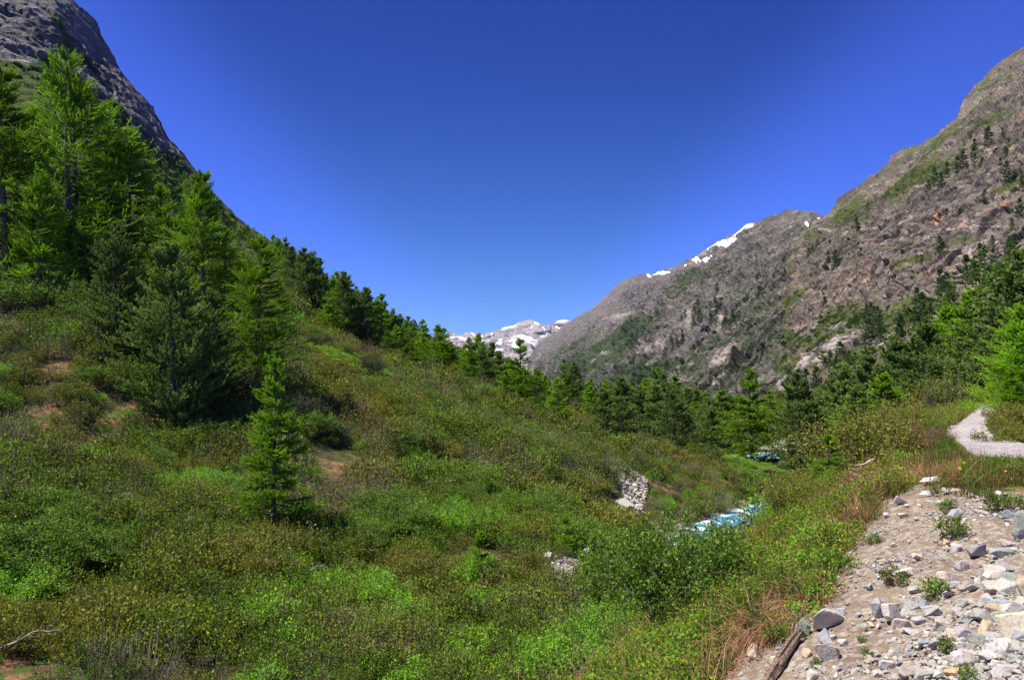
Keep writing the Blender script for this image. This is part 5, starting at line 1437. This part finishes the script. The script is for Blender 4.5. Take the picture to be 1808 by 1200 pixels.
# the lower right pile: many alike
rng = rs(31)
cols = ['pale', 'grey', 'blue', 'grey', 'pale', 'pink', 'green', 'purple', 'grey']
n = 0
while n < 170:
    px = rng.uniform(1540, 1900); py = rng.uniform(1010, 1230)
    if rng.uniform() > smooth(1560, 1760, px) * .8 + smooth(1080, 1200, py) * .4: continue
    w = (9 + rng.exponential(10)) * (1 + .35 * (px > 1680)); w = min(w, 42)
    rock(px, py, w, w * rng.uniform(.5, .85), cols[rng.randint(9)], 'fist-sized angular stone in the loose pile at the lower right', None, 'loose stones of the lower right pile', seed=1000 + n % 24)
    n += 1
for i in range(45):
    px = rng.uniform(1400, 1800); py = rng.uniform(870, 1200)
    if not in_poly([px], [py], SCREE)[0]: continue
    w = rng.uniform(7, 13)
    rock(px, py, w, w * rng.uniform(.5, .85), cols[rng.randint(9)], 'small stone scattered singly over the earth of the scree', None, 'single stones over the scree', seed=2000 + i % 12)

# ------------------------------------------------------------------ dead wood
def bent_rod(points, radii, sides=8, rough=.12, seed=1):
    P = np.array(points, float); n = 26
    s = np.linspace(0, len(P) - 1, n); C = np.stack([np.interp(s, np.arange(len(P)), P[:, k]) for k in range(3)], -1)
    for _ in range(2): C[1:-1] = (C[:-2] + 2 * C[1:-1] + C[2:]) / 4
    R = np.interp(s, np.arange(len(radii)), radii); R[0] *= .08; R[-1] *= .08
    tn = np.gradient(C, axis=0); u, v = frames(tn)
    a = np.arange(sides) * 2 * math.pi / sides
    ring = C[:, None, :] + (u[:, None, :] * np.cos(a)[None, :, None] + v[:, None, :] * np.sin(a)[None, :, None]) * (R[:, None] * (1 + rough * vnoise(s[:, None] * .6 + seed, a[None, :] * 2.2, s[:, None] * 0, seed)))[..., None]
    i, j = np.meshgrid(np.arange(n - 1), np.arange(sides), indexing='ij'); j2 = (j + 1) % sides
    Fq = np.stack([i * sides + j, i * sides + j2, (i + 1) * sides + j2, (i + 1) * sides + j], -1).reshape(-1, 4)
    return ring.reshape(-1, 3), Fq
def on_ground(px, py, D, lift=0.0):
    p = at(px, py, D); return (p[0], p[1], p[2] + lift)
gD = lambda px, py: float(cast(px, py, 60)[0])
def dead(name, label, cat, pix, radii, D, mat, twigs=()):
    pts = [on_ground(a, c, D + k * .12) for k, (a, c) in enumerate(pix)]
    V, Fq = bent_rod(pts, radii, seed=int(pix[0][0]))
    o = obj(name, mesh(name, V, Fq, None, [M[mat]], smooth_shade=True)); o['label'] = label; o['category'] = cat
    for tp in twigs:
        q = [on_ground(a, c, D + .1) for a, c in tp]; V, Fq = bent_rod(q, [radii[0] * .45, radii[0] * .15], 6, seed=3)
        obj('twig', mesh('twig', V, Fq, None, [M[mat]], smooth_shade=True), o)
DB = 19.5
dead('dead_branch', 'bleached curved branch with a hooked end, highest of those on the bank', 'dead branch', [(1508,821),(1526,820),(1538,812),(1543,811),(1548,818),(1558,820)], [.012,.03,.035,.03,.02,.01], DB, 'deadwood', [[(1526,820),(1520,826)],[(1541,812),(1546,806)]])
dead('dead_branch', 'forked bleached branch below the hooked one on the bank', 'dead branch', [(1498,826),(1508,830),(1516,832)], [.015,.028,.012], DB - .4, 'deadwood', [[(1508,830),(1516,838),(1513,836)],[(1500,827),(1497,823)]])
dead('dead_branch', 'short bleached branch third down on the bank', 'dead branch', [(1501,835),(1508,838),(1515,837)], [.012,.026,.012], DB - .8, 'deadwood', [[(1508,838),(1511,843)]])
dead('dead_branch', 'lowest thin bleached branch on the bank beside the larch sapling', 'dead branch', [(1486,852),(1493,858),(1500,861)], [.01,.022,.02], DB - 1.6, 'deadwood', [[(1493,858),(1490,861)]])
dead('dead_branch', 'thick bleached stub above the lowest thin branch', 'dead branch', [(1495,844),(1503,849),(1512,855)], [.012,.035,.03], DB - 1.2, 'deadwood', [[(1503,849),(1508,846)]])
dead('dead_branch', 'white broken stick lying in the scrub left of the rubble', 'dead branch', [(953,1086),(962,1083),(970,1078)], [.02,.045,.05], 24.5, 'deadwood')
# the log
def log():
    pix = [(1412,1128),(1400,1145),(1385,1168),(1370,1190),(1355,1212)]
    pts = []
    for a, c in pix:
        d = gD(a, c); p = at(a, c, d); pts.append((p[0], p[1], p[2] + .05))
    V, Fq = bent_rod(pts, [.02, .04, .05, .052, .04], 14, .5, 5)
    o = obj('log', mesh('log', V, Fq, None, [M['log']], smooth_shade=False)); o['label'] = 'dark rotten split log sloping down the left edge of the scree'; o['category'] = 'log'
    for k, off in enumerate((.035, -.03)):
        V, Fq = bent_rod([(x + off, y, z + .04) for x, y, z in pts[:4]], [.012, .028, .03, .015], 6, .4, 9 + k)
        obj('splinter', mesh('splinter', V, Fq, None, [M['log']]), o)
log()
# bare branches lying in the scrub at lower left
rng = rs(41)
def bare_branch(px, py, L, label, group=None):
    D = float(cast(px, py, 120)[0]); p = at(px, py, D)
    az = rng.uniform(-.7, .7); dirx = math.cos(az); 
    pts = [np.array([p[0] + dirx * L * (t - .5), p[1] + math.sin(az) * L * (t - .5), p[2] + .42 + .35 * L * math.sin(t * 2.2) * .5 + rng.normal(0, .04)]) for t in np.linspace(0, 1, 5)]
    V, Fq = bent_rod(pts, [.024, .02, .016, .012, .006], 6, .15, int(px))
    o = obj('dead_branch', mesh('dead_branch', V, Fq, None, [M['greywood']], smooth_shade=True)); o['label'] = label; o['category'] = 'dead branch'
    if group: o['group'] = group
    for k in range(11):
        q = pts[1 + k % 3] * rng.uniform(.0, 1) ; t0 = rng.uniform(.2, .9); i = int(t0 * 4); f = t0 * 4 - i
        q = pts[i] * (1 - f) + pts[min(i + 1, 4)] * f
        e = q + np.array([dirx * rng.uniform(.15, .4), rng.uniform(-.25, .1), rng.uniform(-.15, .4)]) * L * .5
        V, Fq = bent_rod([q, (q + e) / 2 + rng.normal(0, .03, 3), e], [.009, .007, .003], 4, .1, k)
        obj('twig', mesh('twig', V, Fq, None, [M['greywood']], smooth_shade=True), o)
for px, py, L, lab in [(205,905,1.6,'large bare grey branch fanning out in the scrub at lower left'),(8,800,1.7,'pale bare branch at the left edge above the scrub'),(250,780,1.5,'bare branch over the orange earth among the left bushes'),
                       (60,1170,1.2,'bare branch near the bottom left corner'),(205,1115,.9,'pale broken branch at the bottom, right of the corner branch'),(365,1090,.8,'thin bare branch low in the scrub left of centre'),
                       (330,1050,.8,'short pale branch above the thin bare one'),(370,870,1.0,'small bare branch left of the lone young larch'),(560,1030,.8,'grey bare twig among the low central scrub'),(640,800,1.2,'bare stick on the orange earth right of the lone larch')]:
    bare_branch(px, py, L, lab)

# single dandelion-like flowers
def flower(px, py, col, label, D=None, s=1.0):
    D = gD(px, py + 6) if D is None else D
    P = at(px, py, D); z0 = float(H(P[:1], P[1:2])[0])
    top = max(P[2], z0 + .12)
    t = thing('flower', label, 'flower', (P[0], P[1], z0))
    V, Fq = bent_rod([(0, 0, 0), (.01, 0, (top - z0) * .5), (0, 0, top - z0)], [.003, .0025, .002], 5, .05)
    obj('stem', mesh('stem', V, Fq, {'tint': np.full(len(V), .6)}, [M['grass']]), t)
    k = 13; a = np.arange(k) * 2 * math.pi / k; r = .022 * s
    vs = [(0, 0, 0)]; fs = []
    for i, q in enumerate(a):
        for rr, dz in ((r * .5, .004), (r, .010)):
            vs.append((math.cos(q - .2) * rr, math.sin(q - .2) * rr, dz)); vs.append((math.cos(q + .2) * rr, math.sin(q + .2) * rr, dz))
        b0 = 1 + i * 4; fs.append((0, b0, b0 + 1, 0)); fs.append((b0, b0 + 2, b0 + 3, b0 + 1))
    me = bpy.data.meshes.new('petals'); me.from_pydata(vs, [], [f if f[3] != 0 or f[0] != 0 else f[:3] for f in fs]); me.materials.append(M[col])
    o = obj('petals', me, t); o.location = (0, 0, top - z0); o.rotation_euler = (.7, 0, 0)
for px, py, c, lab, D, s in [(1694,835,'orange','orange-yellow flower in the short grass above the scree',None,1.2),(1715,816,'orange','orange-yellow flower nearest the lower edge of the road',None,1.2),(1775,840,'orange','small orange flower in the grass near the right edge',None,.9),
                       (1373,998,'yellow','yellow flower on the dark part of the bank above the hanging turf',None,1.1),(1440,997,'orange','orange flower right on the rim of the hanging turf',None,1.1),(1259,1125,'orange','orange flower on the grassy knoll near the bottom',None,1.1),
                       (1242,1141,'orange','second orange flower, just lower left on the same knoll',None,1.1),(1240,1101,'blue','pale blue flower in the bank grass',None,1.3),(1702,822,'yellow','yellow flower to the left of the road-side orange one',None,1.0)]:
    flower(px, py, c, lab, D, s)
HAZE = 1.3e-5

# ------------------------------------------------------------------ the air over the valley
m, nt, out = newmat('haze_air'); b = NB(nt)
v = b.n('ShaderNodeVolumePrincipled'); v.inputs['Density'].default_value = HAZE; v.inputs['Color'].default_value = (.62, .74, 1.0, 1); v.inputs['Anisotropy'].default_value = .2
b.link(v.outputs[0], out.inputs['Volume'])
bm = bmesh.new(); bmesh.ops.create_cube(bm, size=1.0)
pts = np.concatenate([np.array(o.matrix_basis @ Vector(c))[None] for o in SC.objects if o.type == 'MESH' and o.parent is None and len(o.data.vertices) for c in o.bound_box])
lo = pts.min(0) - 6; hi = pts.max(0) + 20
for q in bm.verts: q.co = [(lo[i] if q.co[i] < 0 else hi[i]) for i in range(3)]
me = bpy.data.meshes.new('haze'); bm.to_mesh(me); bm.free(); me.materials.append(m)
obj('haze', me, kind='stuff')
